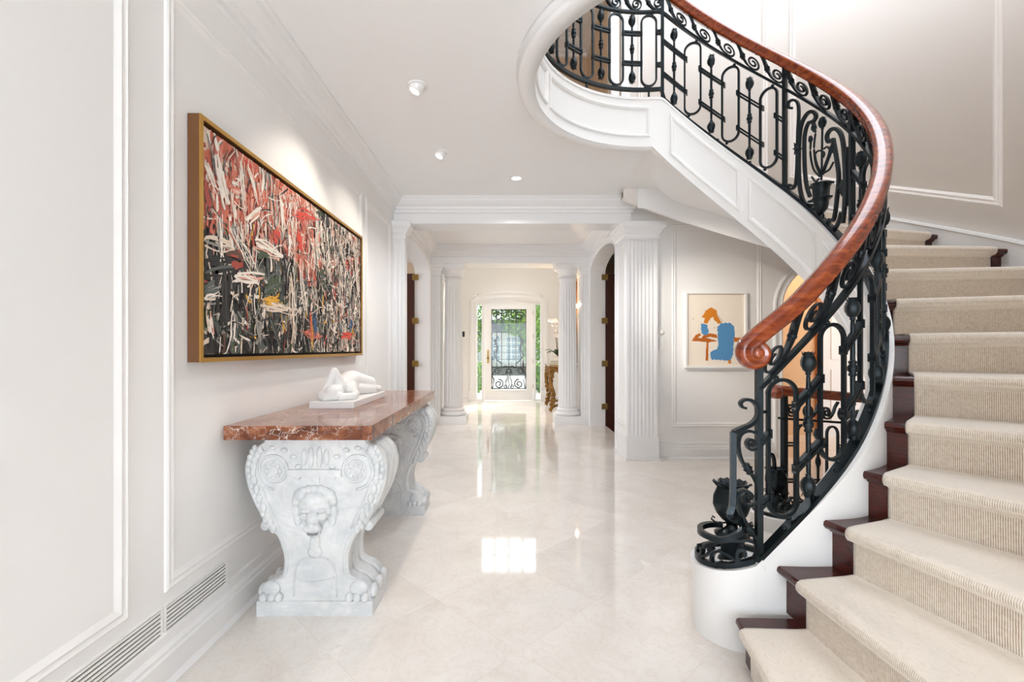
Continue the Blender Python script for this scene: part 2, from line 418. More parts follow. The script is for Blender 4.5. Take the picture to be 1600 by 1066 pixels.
# beam between hall and vestibule, beam over the columns
mb = MB(); mb.box((XL-.1, 5.2, 2.65), (1.37, 5.5, ZC+.05)); mb.box((XL, 5.188, 2.65), (1.37, 5.2, 2.69)); struct('beam', mb, TRIM)
mb = MB(); mb.box((XL-.1, 7.6, 2.65), (XR+.1, 8.05, ZC+.05)); mb.box((XL, 7.588, 2.65), (XR, 7.6, 2.69)); struct('beam_columns', mb, TRIM)

# wall with an arched opening: u along, v up, d outward
def arch_wall(mb, M, u0, u1, v1, a0, a1, sp, rise, thick, n=20):
    um, hw = (a0+a1)/2, (a1-a0)/2
    arc = [(um-hw*math.cos(math.pi*i/n), sp+rise*math.sin(math.pi*i/n)) for i in range(n+1)]
    for A, B in ((u0, a0), (a1, u1)):
        p = [M(A, 0, 0), M(B, 0, 0), M(B, 0, -thick), M(A, 0, -thick), M(A, v1, 0), M(B, v1, 0), M(B, v1, -thick), M(A, v1, -thick)]; mb.hexa(p)
    for i in range(n):
        (ua, va), (ub, vb) = arc[i], arc[i+1]
        mb.hexa([M(ua, va, 0), M(ub, vb, 0), M(ub, vb, -thick), M(ua, va, -thick), M(ua, v1, 0), M(ub, v1, 0), M(ub, v1, -thick), M(ua, v1, -thick)])
    return [(a0, 0), (a0, sp*.5)]+arc+[(a1, sp*.5), (a1, 0)]
def arch_trim(mb, M, path, prof):
    # prof: (outward from the opening, height off the wall)
    n = len(path); rows = []
    for i in range(n):
        a = Vector(path[max(i-1, 0)]); b = Vector(path[i]); c = Vector(path[min(i+1, n-1)])
        t = (c-a).normalized(); nrm = Vector((-t.y, t.x))
        if i in (0, n-1): nrm = Vector((-1 if i == 0 else 1, 0))
        rows.append([M(b.x+nrm.x*w, max(b.y+nrm.y*w, 0), h) for w, h in prof])
    mb.grid(rows, 0, False)
CASE = [(-.004, -.05), (-.004, .016), (.012, .022), (.03, .012), (.06, .014), (.075, .026), (.092, .022), (.10, 0)]
A0, A1 = 5.75, 7.5
Mr = lambda u, v, d: Vector((XR-d, u, v))
for nm, M, tn in (('wall_vestibule_left', Mleft, 'trim_7'), ('wall_vestibule_right', Mr, 'trim_8')):
    mb = MB(); path = arch_wall(mb, M, YW+.03 if nm.endswith('right') else YW-.02, 8.05, ZC+.05, A0 if nm.endswith('right') else 5.42, A1, 2.48, .20, .23); struct(nm, mb, TRIM)
    mb = MB(); arch_trim(mb, M, path, CASE); struct(tn, mb, TRIM)
mb = MB()                     # wall with the print, arched opening at its right end
path = arch_wall(mb, Mback, XR, 4.65, ZC+.02, 3.10, 4.16, 1.72, .50, .14); struct('wall_far', mb, WALL)
mb = MB(); arch_trim(mb, Mback, path, CASE); struct('trim_9', mb, TRIM)

# side rooms and the room behind the arch
slab('wall_side_left', (-4.1, 5.0, 0), (-4.0, 9.2, 3), TAN); slab('ceiling_side_left', (-4.1, 5.0, ZC), (XL-.2, 9.2, 3.05), CEIL)
slab('wall_side_left_end', (-4.1, 9.1, 0), (-1.5, 9.2, 3), TAN); slab('wall_side_left_front', (-4.1, 5.0, 0), (XL-.1, 5.15, 3), TAN)
slab('floor_side_left', (-4.0, 5.2, 0), (XL-.24, 9.1, .006), DARKWOOD)
slab('wall_side_right', (2.36, YW+.08, 0), (2.44, 9.2, 3), TAN); slab('ceiling_side_right', (1.5, YW, ZC), (2.4, 9.2, 3.05), CEIL)
slab('wall_side_right_end', (1.5, 9.1, 0), (2.45, 9.2, 3), TAN)
slab('floor_side_right', (XR+.24, 5.42, 0), (2.35, 9.1, .006), DARKWOOD)
PEACH = mat('peach wall paint', lin(226, 190, 150), .6, spec=.2)
slab('wall_alcove_back', (2.45, 6.7, 0), (5.9, 6.8, 3), PEACH); slab('wall_alcove_right', (5.8, 5.4, 0), (5.9, 6.8, 3), PEACH)
slab('ceiling_alcove', (2.45, 5.4, 2.9), (5.9, 6.8, 3.0), CEIL); slab('wall_alcove_left', (2.45, 5.4, 0), (2.5, 6.7, 2.9), PEACH)
mb = MB(); mb.box((4.42, 6.64, 0), (4.50, 6.7, 2.2)); mb.box((4.50, 6.66, 2.12), (5.5, 6.7, 2.2)); struct('trim_10', mb, CARAMEL)
mb = MB(); mb.box((4.50, 6.66, 0), (5.5, 6.7, 2.12))
for z0, z1 in ((.2, .95), (1.1, 1.95)):
    mb.box((4.62, 6.645, z0), (5.3, 6.66, z1))
o = struct('door_4', mb, TRIM)
point('lamp_alcove', (4.1, 5.9, 2.45), 15, (1, .80, .58), .12)

# pilasters
def flute_poly(x0, x1, y0, y1, n, w, d, k=5):
    # outline with n grooves cut in the front edge (y0 side)
    out = [(x0, y1), (x0, y0)]
    m = (x1-x0)/(n+1)
    for i in range(n):
        c = x0+m*(i+1)
        for j in range(k+1):
            a = math.pi*j/k; out.append((c-w/2*math.cos(a), y0+d*math.sin(a)))
    out += [(x1, y0), (x1, y1)]; return out
Mz = lambda u, v, d: Vector((u, v, d))
def ring_mould(mb, x0, x1, y0, y1, prof, z):
    # moulding round three sides (left, front, right) of a pier
    mb.sweep([(x1, y1, z), (x1, y0, z), (x0, y0, z), (x0, y1, z)], [(-p, q) for p, q in prof][::-1], (0, 0, 1), False, True, False)
CAPP = [(0, -.19), (.012, -.19), (.018, -.178), (.012, -.165), (.012, -.13), (.03, -.115), (.045, -.085), (.075, -.055), (.08, -.045), (.08, -.012), (.088, -.008), (.088, 0), (0, 0)]
mb = MB()
mb.prism(flute_poly(1.327, 1.665, 5.19, 5.72, 7, .03, .012), Mz, .27, 2.5); mb.box((1.315, 5.175, 0), (1.677, 5.73, .27)); mb.box((1.330, 5.205, .2), (1.662, 5.7, 2.655))
mb.box((1.303, 5.163, 0), (1.69, 5.74, .03)); ring_mould(mb, 1.327, 1.665, 5.19, 5.7, CAPP, 2.66)
mb.frame([(5.26, .36), (5.66, .36), (5.66, 2.42), (5.26, 2.42)], PANEL, lambda u, v, d: Vector((1.327-d, u, v)))
struct('trim_11', mb, TRIM)
mb = MB()
mb.prism(flute_poly(-1.29, -1.165, 5.19, 5.31, 2, .03, .012), Mz, .27, 2.5); mb.box((-1.295, 5.175, 0), (-1.153, 5.32, .27)); mb.box((-1.294, 5.205, .2), (-1.167, 5.30, 2.655))
ring_mould(mb, -1.29, -1.165, 5.19, 5.31, CAPP, 2.66); struct('trim_12', mb, TRIM)
for x0, x1, nm in ((-1.29, -1.13, 'trim_13'), (1.19, 1.33, 'trim_14')):
    mb = MB(); mb.prism(flute_poly(x0, x1, 7.66, 8.03, 2, .03, .012), Mz, .25, 2.5); mb.box((x0, 7.645, 0), (x1, 8.04, .25)); mb.box((x0+.003, 7.68, .2), (x1-.003, 8.02, 2.648))
    ring_mould(mb, x0, x1, 7.66, 8.03, [(p*.8, q) for p, q in CAPP], 2.65); struct(nm, mb, TRIM)

# fluted columns
def column(x, y, label):
    t = thing('fluted_column', (x, y, 0), label, 'column', 'columns at the end of the hall', 'thing')
    mb = MB(); mb.box((x-.235, y-.235, 0), (x+.235, y+.235, .135)); mb.build('plinth', TRIM, t)
    def torus(z, r, h, k=8): return [(r+h/2*math.cos(math.pi*(i/k-.5)), z+h/2+h/2*math.sin(math.pi*(i/k-.5))) for i in range(k+1)]
    mb = MB(); mb.lathe([(.19, .135)]+torus(.135, .185, .07)+[(.19, .206), (.19, .214)]+torus(.214, .172, .035)+[(.17, .25), (.17, .27)], 48, (x, y, 0)); mb.build('column_base', TRIM, t)
    nf = 20
    def mod(a, z):
        f = abs(math.sin(a*nf/2)); k = min(1, max(0, (z-.31)/.04))*min(1, max(0, (2.38-z)/.04))
        return 1-.13*k*max(0, f-.28)
    prof = [(.165, .262), (.162, .31)]+[(.162-.024*(i/14)**1.5, .32+2.04*i/14) for i in range(15)]+[(.138, 2.39), (.15, 2.40), (.15, 2.415), (.138, 2.42), (.138, 2.46)]
    mb = MB(); mb.lathe(prof, 200, (x, y, 0), mod=mod); mb.build('shaft', TRIM, t)
    mb = MB(); mb.lathe([(.138, 2.455), (.155, 2.46), (.155, 2.475), (.145, 2.48), (.15, 2.50), (.178, 2.545), (.196, 2.57), (.198, 2.585), (.19, 2.59)], 48, (x, y, 0))
    mb.box((x-.205, y-.205, 2.588), (x+.205, y+.205, 2.632)); mb.box((x-.215, y-.215, 2.63), (x+.215, y+.215, 2.65)); mb.build('capital', TRIM, t)
column(-.937, 7.85, 'white fluted column at the left side of the passage to the front door')
column(.995, 7.85, 'white fluted column beside the gilded console, right side of the passage')

# foyer
slab('wall_foyer_left', (XL-.2, 8.05, 0), (XL, YD, 5.3), WALL); slab('wall_foyer_right', (XR, 8.05, 0), (XR+.2, YD, 5.3), WALL)
slab('wall_foyer_upper', (XL-.2, 7.95, ZC), (XR+.2, 8.05, 5.3), WALL); slab('ceiling_foyer', (XL-.2, 7.95, 5.3), (XR+.2, YD+.2, 5.4), CEIL)
mb = MB()
OX, OZ = .80, 2.36
for a, b in (((XL-.2, 0), (-OX, 5.4)), ((OX, 0), (XR+.2, 5.4)), ((-OX, 2.55), (OX, 3.3)), ((-OX, 4.5), (OX, 5.4)), ((-OX, 3.3), (-.66, 4.5)), ((.66, 3.3), (OX, 4.5))): mb.box((a[0], YD, a[1]), (b[0], YD+.2, b[1]))
struct('wall_front', mb, WALL)
run('baseboard_foyer_left', [(XL, 8.05), (XL, YD), (-.93, YD)], BASEP, 0); run('baseboard_foyer_right', [(.93, YD), (XR, YD), (XR, 8.05)], BASEP, 0)
Mfl = lambda u, v, d: Vector((XR-d, u, v))
panel('trim_15', rect(8.15, 8.5, .4, 2.6), Mfl); panel('trim_16', rect(10.2, 10.9, .4, 2.6), Mfl)
panel('trim_17', rect(8.2, 10.9, .4, 2.6), Mleft)
# casing round door and sidelights, segmental head
def seg(x, hw, z0, rise): return z0+rise*(1-(x/hw)**2)
mb = MB(); path = [(-.77, 0), (-.77, 1.2)]+[(-.77+1.54*i/16, seg(-.77+1.54*i/16, .77, 2.36, .09)) for i in range(17)]+[(.77, 1.2), (.77, 0)]
Mdoor = lambda u, v, d: Vector((u, YD-d, v))
arch_trim(mb, Mdoor, path, [(-.01, -.2), (-.01, .02), (.03, .03), (.06, .02), (.10, .022), (.125, .04), (.16, .036), (.17, 0)])
for s in (-1, 1): mb.box((s*.86-.095, YD-.05, 0), (s*.86+.095, YD, .24))
# jambs between door and sidelights, and head above
for s in (-1, 1): mb.box((min(s*.585, s*.625), YD, 0), (max(s*.585, s*.625), YD+.12, 2.36))
hd = [(-.78, 2.33), (-.585, 2.33)]+[(-.585+1.17*i/12, seg(-.585+1.17*i/12, .585, 2.335, .055)) for i in range(13)]+[(.585, 2.33), (.78, 2.33), (.78, 2.6), (-.78, 2.6)]
mb.prism(hd, Mdoor, -.02, -.12); struct('trim_18', mb, TRIM)

GLASS = bpy.data.materials.new('clear glass'); GLASS.use_nodes = True
def glass():
    N, L = GLASS.node_tree.nodes, GLASS.node_tree.links; N.remove(N['Principled BSDF']); out = N['Material Output']
    tr = N.new('ShaderNodeBsdfTransparent'); gl = N.new('ShaderNodeBsdfGlossy'); gl.inputs['Roughness'].default_value = .01; tr.inputs[0].default_value = (.96, .98, .97, 1)
    fr = N.new('ShaderNodeFresnel'); fr.inputs[0].default_value = 1.25; mx = N.new('ShaderNodeMixShader')
    L.new(fr.outputs[0], mx.inputs[0]); L.new(tr.outputs[0], mx.inputs[1]); L.new(gl.outputs[0], mx.inputs[2]); L.new(mx.outputs[0], out.inputs[0])
glass()
# front door
fd = thing('door_1', (0, YD+.03, 0), 'white front door with a tall glazed panel behind black scrolled ironwork', 'door', kind='structure')
mb = MB(); y0, y1 = YD+.02, YD+.075; GX0, GX1, GZ0, GZ1 = -.425, .425, .27, 2.2
for a, b in (((-.58, .02), (GX0, 2.33)), ((GX1, .02), (.58, 2.33)), ((GX0, .02), (GX1, GZ0)), ((GX0, GZ1), (GX1, 2.33))): mb.box((a[0], y0, a[1]), (b[0], y1, b[1]))
top = [(.58, 2.33), (-.58, 2.33)]+[(-.58+1.16*i/12, seg(-.58+1.16*i/12, .58, 2.33, .05)) for i in range(13)]
mb.prism(top, Mdoor, -.02, -.075)
mb.frame([(GX0-.02, GZ0-.02), (GX1+.02, GZ0-.02), (GX1+.02, GZ1+.02), (GX0-.02, GZ1+.02)], [(0, 0), (0, .012), (.012, .014), (.03, 0)], lambda u, v, d: Vector((u, y0-d, v)))
mb.build('door_leaf', WHITE, fd)
mb = MB(); mb.box((GX0, YD+.05, GZ0), (GX1, YD+.056, GZ1)); mb.build('glass_pane', GLASS, fd)
g = MB(); yi = YD+.10; R_ = lambda i, p: (0, 1, 0)
def gb(pts, w=.014, k=None): g.bar([(x, yi, z) for x, z in (pts if k is None else [(p.x, p.y) for p in catmull(pts, k)])], w*1.45, .014, (0, 1, 0))
def spiral(cx, cz, r, a0, a1, r1=.25, n=26): return [(cx+(r+(r*r1-r)*i/n)*math.cos(math.radians(a0+(a1-a0)*i/n)), cz+(r+(r*r1-r)*i/n)*math.sin(math.radians(a0+(a1-a0)*i/n))) for i in range(n+1)]
for x in (-.29, -.175, 0, .175, .29): gb([(x, .78), (x, 2.18)], .012)
for x in (-.41, .41): gb([(x, .28), (x, 2.19)], .016)
for z in (.29, .62, .80, 2.18): gb([(-.42, z), (.42, z)], .014)
for z in (1.0, 1.16, 1.32, 1.48, 1.64, 1.80, 1.96): gb([(-.29, z), (.29, z)], .006)
for s in (-1, 1):
    gb(spiral(s*.24, .40, .115, 90, 90+s*560, .2), .02); gb(spiral(s*.27, .70, .085, 180 if s > 0 else 0, (180 if s > 0 else 0)-s*480, .25), .014)
    gb([(s*.05, .30), (s*.07, .45), (s*.03, .58), (s*.06, .76)], .014, 6); gb(spiral(s*.07, .335, .05, 90, 90-s*420, .3), .012)
    gb([(s*.39, .30), (s*.36, .5), (s*.40, .62), (s*.30, .78)], .014, 6)
    gb(spiral(s*.26, 2.03, .12, 0 if s > 0 else 180, (0 if s > 0 else 180)+s*500, .25), .016); gb(spiral(s*.34, 1.80, .075, 90, 90-s*450, .3), .014); gb(spiral(s*.10, 2.08, .08, 90, 90-s*430, .3), .012)
    gb([(s*.40, 1.9), (s*.31, 1.7), (s*.20, 1.66)], .016, 6)
    gb([(s*.25, 1.55), (s*.33, 1.42), (s*.26, 1.25), (s*.35, 1.12), (s*.28, .98), (s*.18, .9)], .022, 6)
    for z in (1.08, 1.2, 1.33, 1.45): gb(spiral(s*.31, z, .045, s*40, s*400, .4, 14), .012)
gb([(-.075, .63), (-.06, .70), (0, .77), (.06, .70), (.075, .63)], .018, 5); gb([(-.05, .68), (.05, .68)], .014)     # letter A of the grille
gb([(-.02, .30), (.015, .40), (-.015, .48), (.0, .60)], .012, 6); gb([(-.16, .78), (-.08, .83), (0, .80), (.08, .83), (.16, .78)], .018, 5)
g.build('door_grille', BLACK, fd)
mb = MB(); mb.prism([(-.515, .90), (-.475, .90), (-.465, .93), (-.475, 1.2), (-.495, 1.24), (-.515, 1.2), (-.525, .93)], lambda u, v, d: Vector((u, y0-d, v)), 0, .008)
mb.ball((-.495, y0-.05, 1.03), .028); mb.lathe([(.012, 0), (.012, .05)], 10, (-.495, y0, 1.03), (1, 0, 0), (0, 0, 1), (0, -1, 0)); mb.lathe([(.018, 0), (.018, .02)], 12, (-.495, y0, 1.16), (1, 0, 0), (0, 0, 1), (0, -1, 0)); mb.build('door_handle', BRASS, fd)
for z in (.35, .95, 1.55, 2.1):
    mb = MB(); mb.box((.575, y0-.008, z-.05), (.60, y0+.002, z+.05)); mb.build('hinge', BRASS, fd)
for s, nm, lab in ((-1, 'window_1', ''), (1, 'window_2', '')):
    t = thing(nm, (s*.70, YD, 0), 'narrow glazed sidelight at the %s side of the front door' % ('handle' if s < 0 else 'hinge'), 'window', kind='structure')
    a, b = sorted((s*.625, s*.775)); mb = MB()
    for p, q in (((a, .0), (a+.02, 2.33)), ((b-.02, 0), (b, 2.33)), ((a+.02, 0), (b-.02, .05)), ((a+.02, 2.3), (b-.02, 2.33))): mb.box((p[0], YD+.02, p[1]), (q[0], YD+.08, q[1]))
    mb.build('window_frame', WHITE, t); mb = MB(); mb.box((a, YD+.05, .04), (b, YD+.055, 2.31)); mb.build('glass_pane', GLASS, t)
t = thing('window_5', (0, YD, 3.3), 'fanlight window high above the front door', 'window', kind='structure'); mb = MB()
for k in range(5): x = -.66+1.32*k/4; mb.box((x-.025, YD+.05, 3.3), (x+.025, YD+.1, 4.5))
for k in range(4): z = 3.3+1.2*k/3; mb.box((-.66, YD+.052, z-.025), (.66, YD+.098, z+.025))
mb.build('window_frame', WHITE, t); mb = MB(); mb.box((-OX, YD+.07, 3.3), (OX, YD+.075, 4.5)); mb.build('glass_pane', GLASS, t)

# dark doors folded into the side rooms
def side_door(name, sx, label):
    t = thing(name, (sx, A1, 0), label, 'door', kind='structure'); s = 1 if sx > 0 else -1
    mb = MB(); a, b = sorted((sx, sx+s*.82)); mb.box((a, A1-.03, .015), (b, A1+.015, 2.46))
    for z0, z1 in ((.2, .95), (1.1, 2.3)): mb.box((a+.12, A1-.042, z0), (b-.12, A1-.03, z1))
    mb.build('door_leaf', DARKDOOR, t)
    for z in (.32, 1.01, 1.70, 2.40):
        mb = MB(); xc = sx-s*.02
        mb.box((xc-.05, A1-.036, z-.045), (xc+.05, A1-.028, z+.045)); mb.lathe([(.009, -.055), (.009, .055)], 8, (sx, A1-.042, z)); mb.build('hinge', BRASS, t)
side_door('door_2', XL-.235, 'dark mahogany door with brass hinges in the left arch, above the far table end')
side_door('door_3', XR+.235, 'dark mahogany door with brass hinges in the right arch by the fluted pilaster')

# ------------------------------------------------------------------ staircase
def sm(x, a, b): t = min(1, max(0, (x-a)/(b-a))); return t*t*(3-2*t)
def nz(th):      # nosing line, eased into the level landing
    if th < THL-2: return nose(th)
    if th > THL+2: return nose(THL)
    t = (th-(THL-2))/4; a = nose(THL-2); sl = RISE/DTH*4
    return a+sl*(t-t*t/2)
def top_z(th): return nz(th)+.078
def rr_(th): return RI-.042*(1-sm(th, -93, -62))
def ro(th): return .965-.069*(1-sm(th, -93, -62))
def pr(th, z): return pol(th, rr_(th), z)
st = thing('staircase', (SX, SY, 0), 'white curved staircase with dark mahogany treads rising round an open well', 'staircase', kind='thing')
for n in range(1, NST+1):
    a, b, z = ang(n), ang(n+1) if n < NST else ang(n)+4, n*RISE-.012
    def Q(th, r, d, zz): p = pol(th, r, zz)+et(th)*d; return p
    prof = [(a, .04, z-.05), (a, .026, z-.046), (a, .018, z-.036), (a, .004, z-.032), (a, -.004, z-.02), (a, -.002, z-.006), (a, .006, z), (b, .05, z), (b, .05, z-.04)]
    mb = MB(); rows = [[Q(t, r, d, zz) for t, d, zz in prof] for r in ((ro(a)-.02) if n > 1 else .95, RO+.01)]
    mb.grid(rows, 0, False, cu=True); k = len(prof); mb.f += [list(range(k))[::-1], [k+i for i in range(k)]]; mb.m += [0, 0]; mb.s += [False]*2
    mb.build('tread', DARKWOOD, st)
    mb = MB(); z0 = (n-1)*RISE-.012 if n > 1 else 0
    r0 = ro(a)-.02 if n > 1 else .95
    mb.hexa([Q(a, r0, .034, z0), Q(a, RO+.01, .034, z0), Q(a, RO+.01, .06, z0), Q(a, r0, .06, z0), Q(a, r0, .034, z-.045), Q(a, RO+.01, .034, z-.045), Q(a, RO+.01, .06, z-.045), Q(a, r0, .06, z-.045)])
    mb.build('riser', DARKWOOD, st)
STH = [-92.9+177.4*i/122 for i in range(123)]
def bot_z(th): return max(0, min(nose(th)-.39, ZC-.075))
RIN = .895
mb = MB(); rows = [[pol(t, rr_(t)-.035, bot_z(t)), pol(t, rr_(t)-.035, top_z(t)-.02), pol(t, rr_(t)-.043, top_z(t)-.018), pol(t, rr_(t)-.043, top_z(t)), pol(t, ro(t)+.006, top_z(t)), pol(t, ro(t)+.006, top_z(t)-.018), pol(t, ro(t), top_z(t)-.02), pol(t, ro(t), bot_z(t))] for t in STH]
mb.grid(rows, 0, False, cu=True); k = 8; m_ = len(rows); mb.f += [list(range(k))[::-1], [(m_-1)*k+i for i in range(k)]]; mb.m += [0, 0]; mb.s += [False]*2
strg = mb.build('stringer', WHITE, st)
def Min(u, v, d): return pol(math.degrees(u/RIN), RIN-d, v)
def curved_panel(name, t0, t1, zb, zt, parent=None):
    n = 14; U = lambda t: math.radians(t)*RIN
    poly = [(U(t0+(t1-t0)*i/n), zb(t0+(t1-t0)*i/n)) for i in range(n+1)]+[(U(t1-(t1-t0)*i/n), zt(t1-(t1-t0)*i/n)) for i in range(n+1)]
    mb = MB(); mb.frame(poly, [(0, 0), (0, .012), (.008, .016), (.018, .012), (.026, .004), (.028, 0)], Min)
    return mb.build(name, WHITE, parent, None if parent else 'structure')
for t0, t1 in ((44, 76), (9, 40), (-28, 5)):
    curved_panel('panel_moulding', t0, t1, lambda t: bot_z(t)+.075, lambda t: top_z(t)-.075, st)
DX, DY, DR = 1.02, 2.08, .185
DT = lambda a: .296+.072*max(0, 1-abs((math.degrees(a)+90+180) % 360-180)/95)**1.7
AA = [2*math.pi*i/72 for i in range(72)]; DRow = lambda o_, z_: [(DX+(DR+o_)*math.cos(a), DY+(DR+o_)*math.sin(a), 0 if z_ is None else DT(a)+z_) for a in AA]
mb = MB(); mb.grid([DRow(0, None), DRow(0, -.02)], 0, True, cu=True); mb.grid([DRow(0, -.02), DRow(.006, -.018), DRow(.006, 0), DRow(-.03, .001), DRow(-.09, 0)], 0, False, cu=True)
mb.f.append([6*72+i for i in range(72)]); mb.m.append(0); mb.s.append(False); mb.build('drum', WHITE, st)
mb = MB(); rows = []
for i in range(70):
    th = -45+131*i/69; a = math.radians(th)
    rw = min((YW-.004-SY)/math.sin(a) if math.sin(a) > .02 else 9, 3.15); rw = RO+.1 if th < 25 else (RO+.1)+(rw-RO-.1)*sm(th, 25, 50)
    lift = max(0, ZC-.004-(nz(th)-.39))*sm(th, 72, 84)
    lf = lambda r: .12*min(1, (r-.93)/(RO-.93))+(.15*(r-RO)/(rw-RO) if r > RO and rw > RO+.15 else 0)
    rows.append([pol(th, .93+(rw-.93)*j/12, min(ZC-.004, nz(th)-.388+lift+lf(.93+(rw-.93)*j/12))) for j in range(13)])
mb.grid(rows, 0, True); mb.build('soffit', WHITE, st)
# skirting board along the curved wall
mb = MB(); rows = []
for i in range(80):
    th = -78+160*i/79; z = nz(th)+.055
    rows.append([pol(th, RO, max(0, z-.5)), pol(th, RO-.018, max(0, z-.5)), pol(th, RO-.018, z-.03), pol(th, RO-.026, z-.022), pol(th, RO-.022, z-.004), pol(th, RO, z)])
mb.grid(rows, 0, False); struct('trim_19', mb, TRIM)
# balcony fascia, its panels and the bead round the ceiling opening
def level(t): return LAND+.063
FT = top_z(90)
mb = MB(); rows = [[pol(t, RIN, ZC-.075), pol(t, RIN, FT-.02), pol(t, RIN-.008, FT-.018), pol(t, RIN-.008, FT), pol(t, .972, FT), pol(t, .972, ZC-.075)] for t in [83+177*i/130 for i in range(131)]]
mb.grid(rows, 0, False, cu=True); struct('trim_20', mb, WHITE)
for i, (t0, t1) in enumerate(((86, 150), (153, 205), (208, 260))): curved_panel('trim_%d' % (21+i), t0, t1, lambda t: ZC+.0, lambda t: FT-.075)
mb = MB(); rows = [[pol(t, .90, ZC-.078), pol(t, .985, ZC-.082), pol(t, 1.0, ZC-.07), pol(t, 1.003, ZC-.05), pol(t, .997, ZC-.04), pol(t, 1.01, ZC-.02), pol(t, 1.012, ZC), pol(t, .90, ZC)] for t in [84+177*i/140 for i in range(141)]]
mb.grid(rows, 0, True, cu=True); struct('trim_24', mb, TRIM)
# panel mouldings on the curved wall, bottoms parallel to the flight
def Mout(u, v, d): return pol(-math.degrees(u/RO), RO-d, v)
def wall_panel(name, t0, t1):
    n = 20; U = lambda t: -math.radians(t)*RO
    poly = [(U(t1-(t1-t0)*i/n), nose(t1-(t1-t0)*i/n)+.24) for i in range(n+1)]+[(U(t0+(t1-t0)*i/n), 5.45) for i in range(n+1)]
    mb = MB(); mb.frame(poly, PANEL, Mout); return mb.build(name, WALLUP, None, 'structure')
wall_panel('trim_25', 4.4, 44); wall_panel('trim_26', 48.8, 82); wall_panel('trim_27', -45, -1)

# carpet runner
P_ = []
for n in range(1, NST+1):
    z = n*RISE
    if n == 1: P_.append((n, .022, .004))
    P_ += [(n, .022, z-RISE+.03), (n, .022, z-.064), (n, .014, z-.056), (n, -.008, z-.05), (n, -.018, z-.036), (n, -.02, z-.022), (n, -.014, z-.008), (n, 0, z), (n, .03, z+.003)]
    P_ += [(n+1, -.02, z+.003), (n+1, .022, z+.004)] if n < NST else [(n+.6, 0, z+.003)]
def RQ(n, d, z, r): th = ang(n); return pol(th, r, z)+et(th)*d
s2 = [(math.radians(DTH*n)*1.5+d, z) for n, d, z in P_]; off = []
for i in range(len(s2)):
    a, b = s2[max(i-1, 0)], s2[min(i+1, len(s2)-1)]; t = Vector((b[0]-a[0], b[1]-a[1])).normalized(); off.append((t.y*.011, -t.x*.011))
loop_ = [(n, d, z) for n, d, z in P_]+[(n, d+o[0], z+o[1]) for (n, d, z), o in zip(P_[::-1], off[::-1])]
mb = MB(); mb.grid([[RQ(n, d, z, r) for n, d, z in loop_] for r in [1.04, 1.05]+[1.06+.91*i/6 for i in range(7)]+[1.98, 1.985]], 0, True, cu=True)
q = len(loop_); h2 = len(P_); o0, o1 = 0, 10*q
for o_ in (o0, o1):
    for i in range(h2-1): mb.f.append([o_+i, o_+i+1, o_+q-2-i, o_+q-1-i]); mb.m.append(0); mb.s.append(False)
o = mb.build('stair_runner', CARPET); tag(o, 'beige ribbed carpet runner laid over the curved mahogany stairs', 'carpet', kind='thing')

# ------------------------------------------------------------------ wrought iron stair railing
RAD = lambda i, p: Vector((p.x-SX, p.y-SY, 0)).normalized()
def bz(th): return (nz(th)+.10) if th < 79.6 else FT+.08
def mz(th): return nz(th)+.78+(.0 if th < 82 else 0)
def hz(th): return nz(th)+.965+.045*(1-sm(th, -96, -80))
rl = thing('stair_railing', (SX, SY, 0), 'black wrought iron stair railing under a polished mahogany handrail', 'railing', kind='thing')
TH_END = 262
HSEC = [(-.034, -.018), (-.026, -.034), (.026, -.034), (.034, -.018), (.025, -.005), (.039, .008), (.036, .022), (.022, .033), (0, .037), (-.022, .033), (-.036, .022), (-.039, .008), (-.025, -.005)]
mb = MB(); T0 = -95
pts = [pr(t, hz(t)) for t in [TH_END-(TH_END-T0)*i/200 for i in range(201)]]; refs = [Vector((0, 0, 1))]*201
tv = (pts[-1]-pts[-2]).normalized(); upv = (er(T0).cross(tv)); upv = upv if upv.z > 0 else -upv
R0 = .044
for i in range(1, 25):
    f = math.radians(i*13.5); R_s = R0-.018*i/24
    pts.append(pts[200]+tv*(R_s*math.sin(f))-upv*(R0-R_s*math.cos(f))); refs.append(upv*math.cos(f)+tv*math.sin(f))
mb.sweep(pts, HSEC, lambda i, p: refs[i], scale=lambda f: 1 if f < .893 else 1-.30*(f-.893)/.107)
ec = pts[200]-upv*R0; ax = er(T0)
mb.lathe([(.008, -.046), (.018, -.044), (.023, -.038), (.023, .038), (.018, .044), (.008, .046)], 20, ec, tv, upv, ax)
mb.build('handrail', RAILWOOD, rl)
mb = MB(); mb.bar([pr(t, bz(t)-.008) for t in [-92+172*i/110 for i in range(111)]], .018, .044, RAD)
for t in range(-86, 79, 14): mb.ball(pr(t+.5, bz(t+.5)+.004), .011, n=8, m=5)
mb.build('bottom_rail', IRON, rl)
mb = MB(); mb.bar([pr(t, bz(t)) for t in [79.7+182*i/90 for i in range(91)]], .024, .028, RAD)
for t in range(86, 262, 33): mb.bar([pr(t, FT-.002), pr(t, bz(t))], .014, .014, RAD)
mb.build('bottom_rail', IRON, rl)
mb = MB(); mb.bar([pr(t, mz(t)) for t in [TH_END-(TH_END+92)*i/200 for i in range(201)]], .016, .03, RAD); mb.build('middle_rail', IRON, rl)
for th in (-92, -7, 25.4, 79.5, 203, 258):
    mb = MB(); mb.bar([pr(th, top_z(th)-.004), pr(th, hz(th)-.03)], .024, .026, RAD); mb.build('post', IRON, rl)

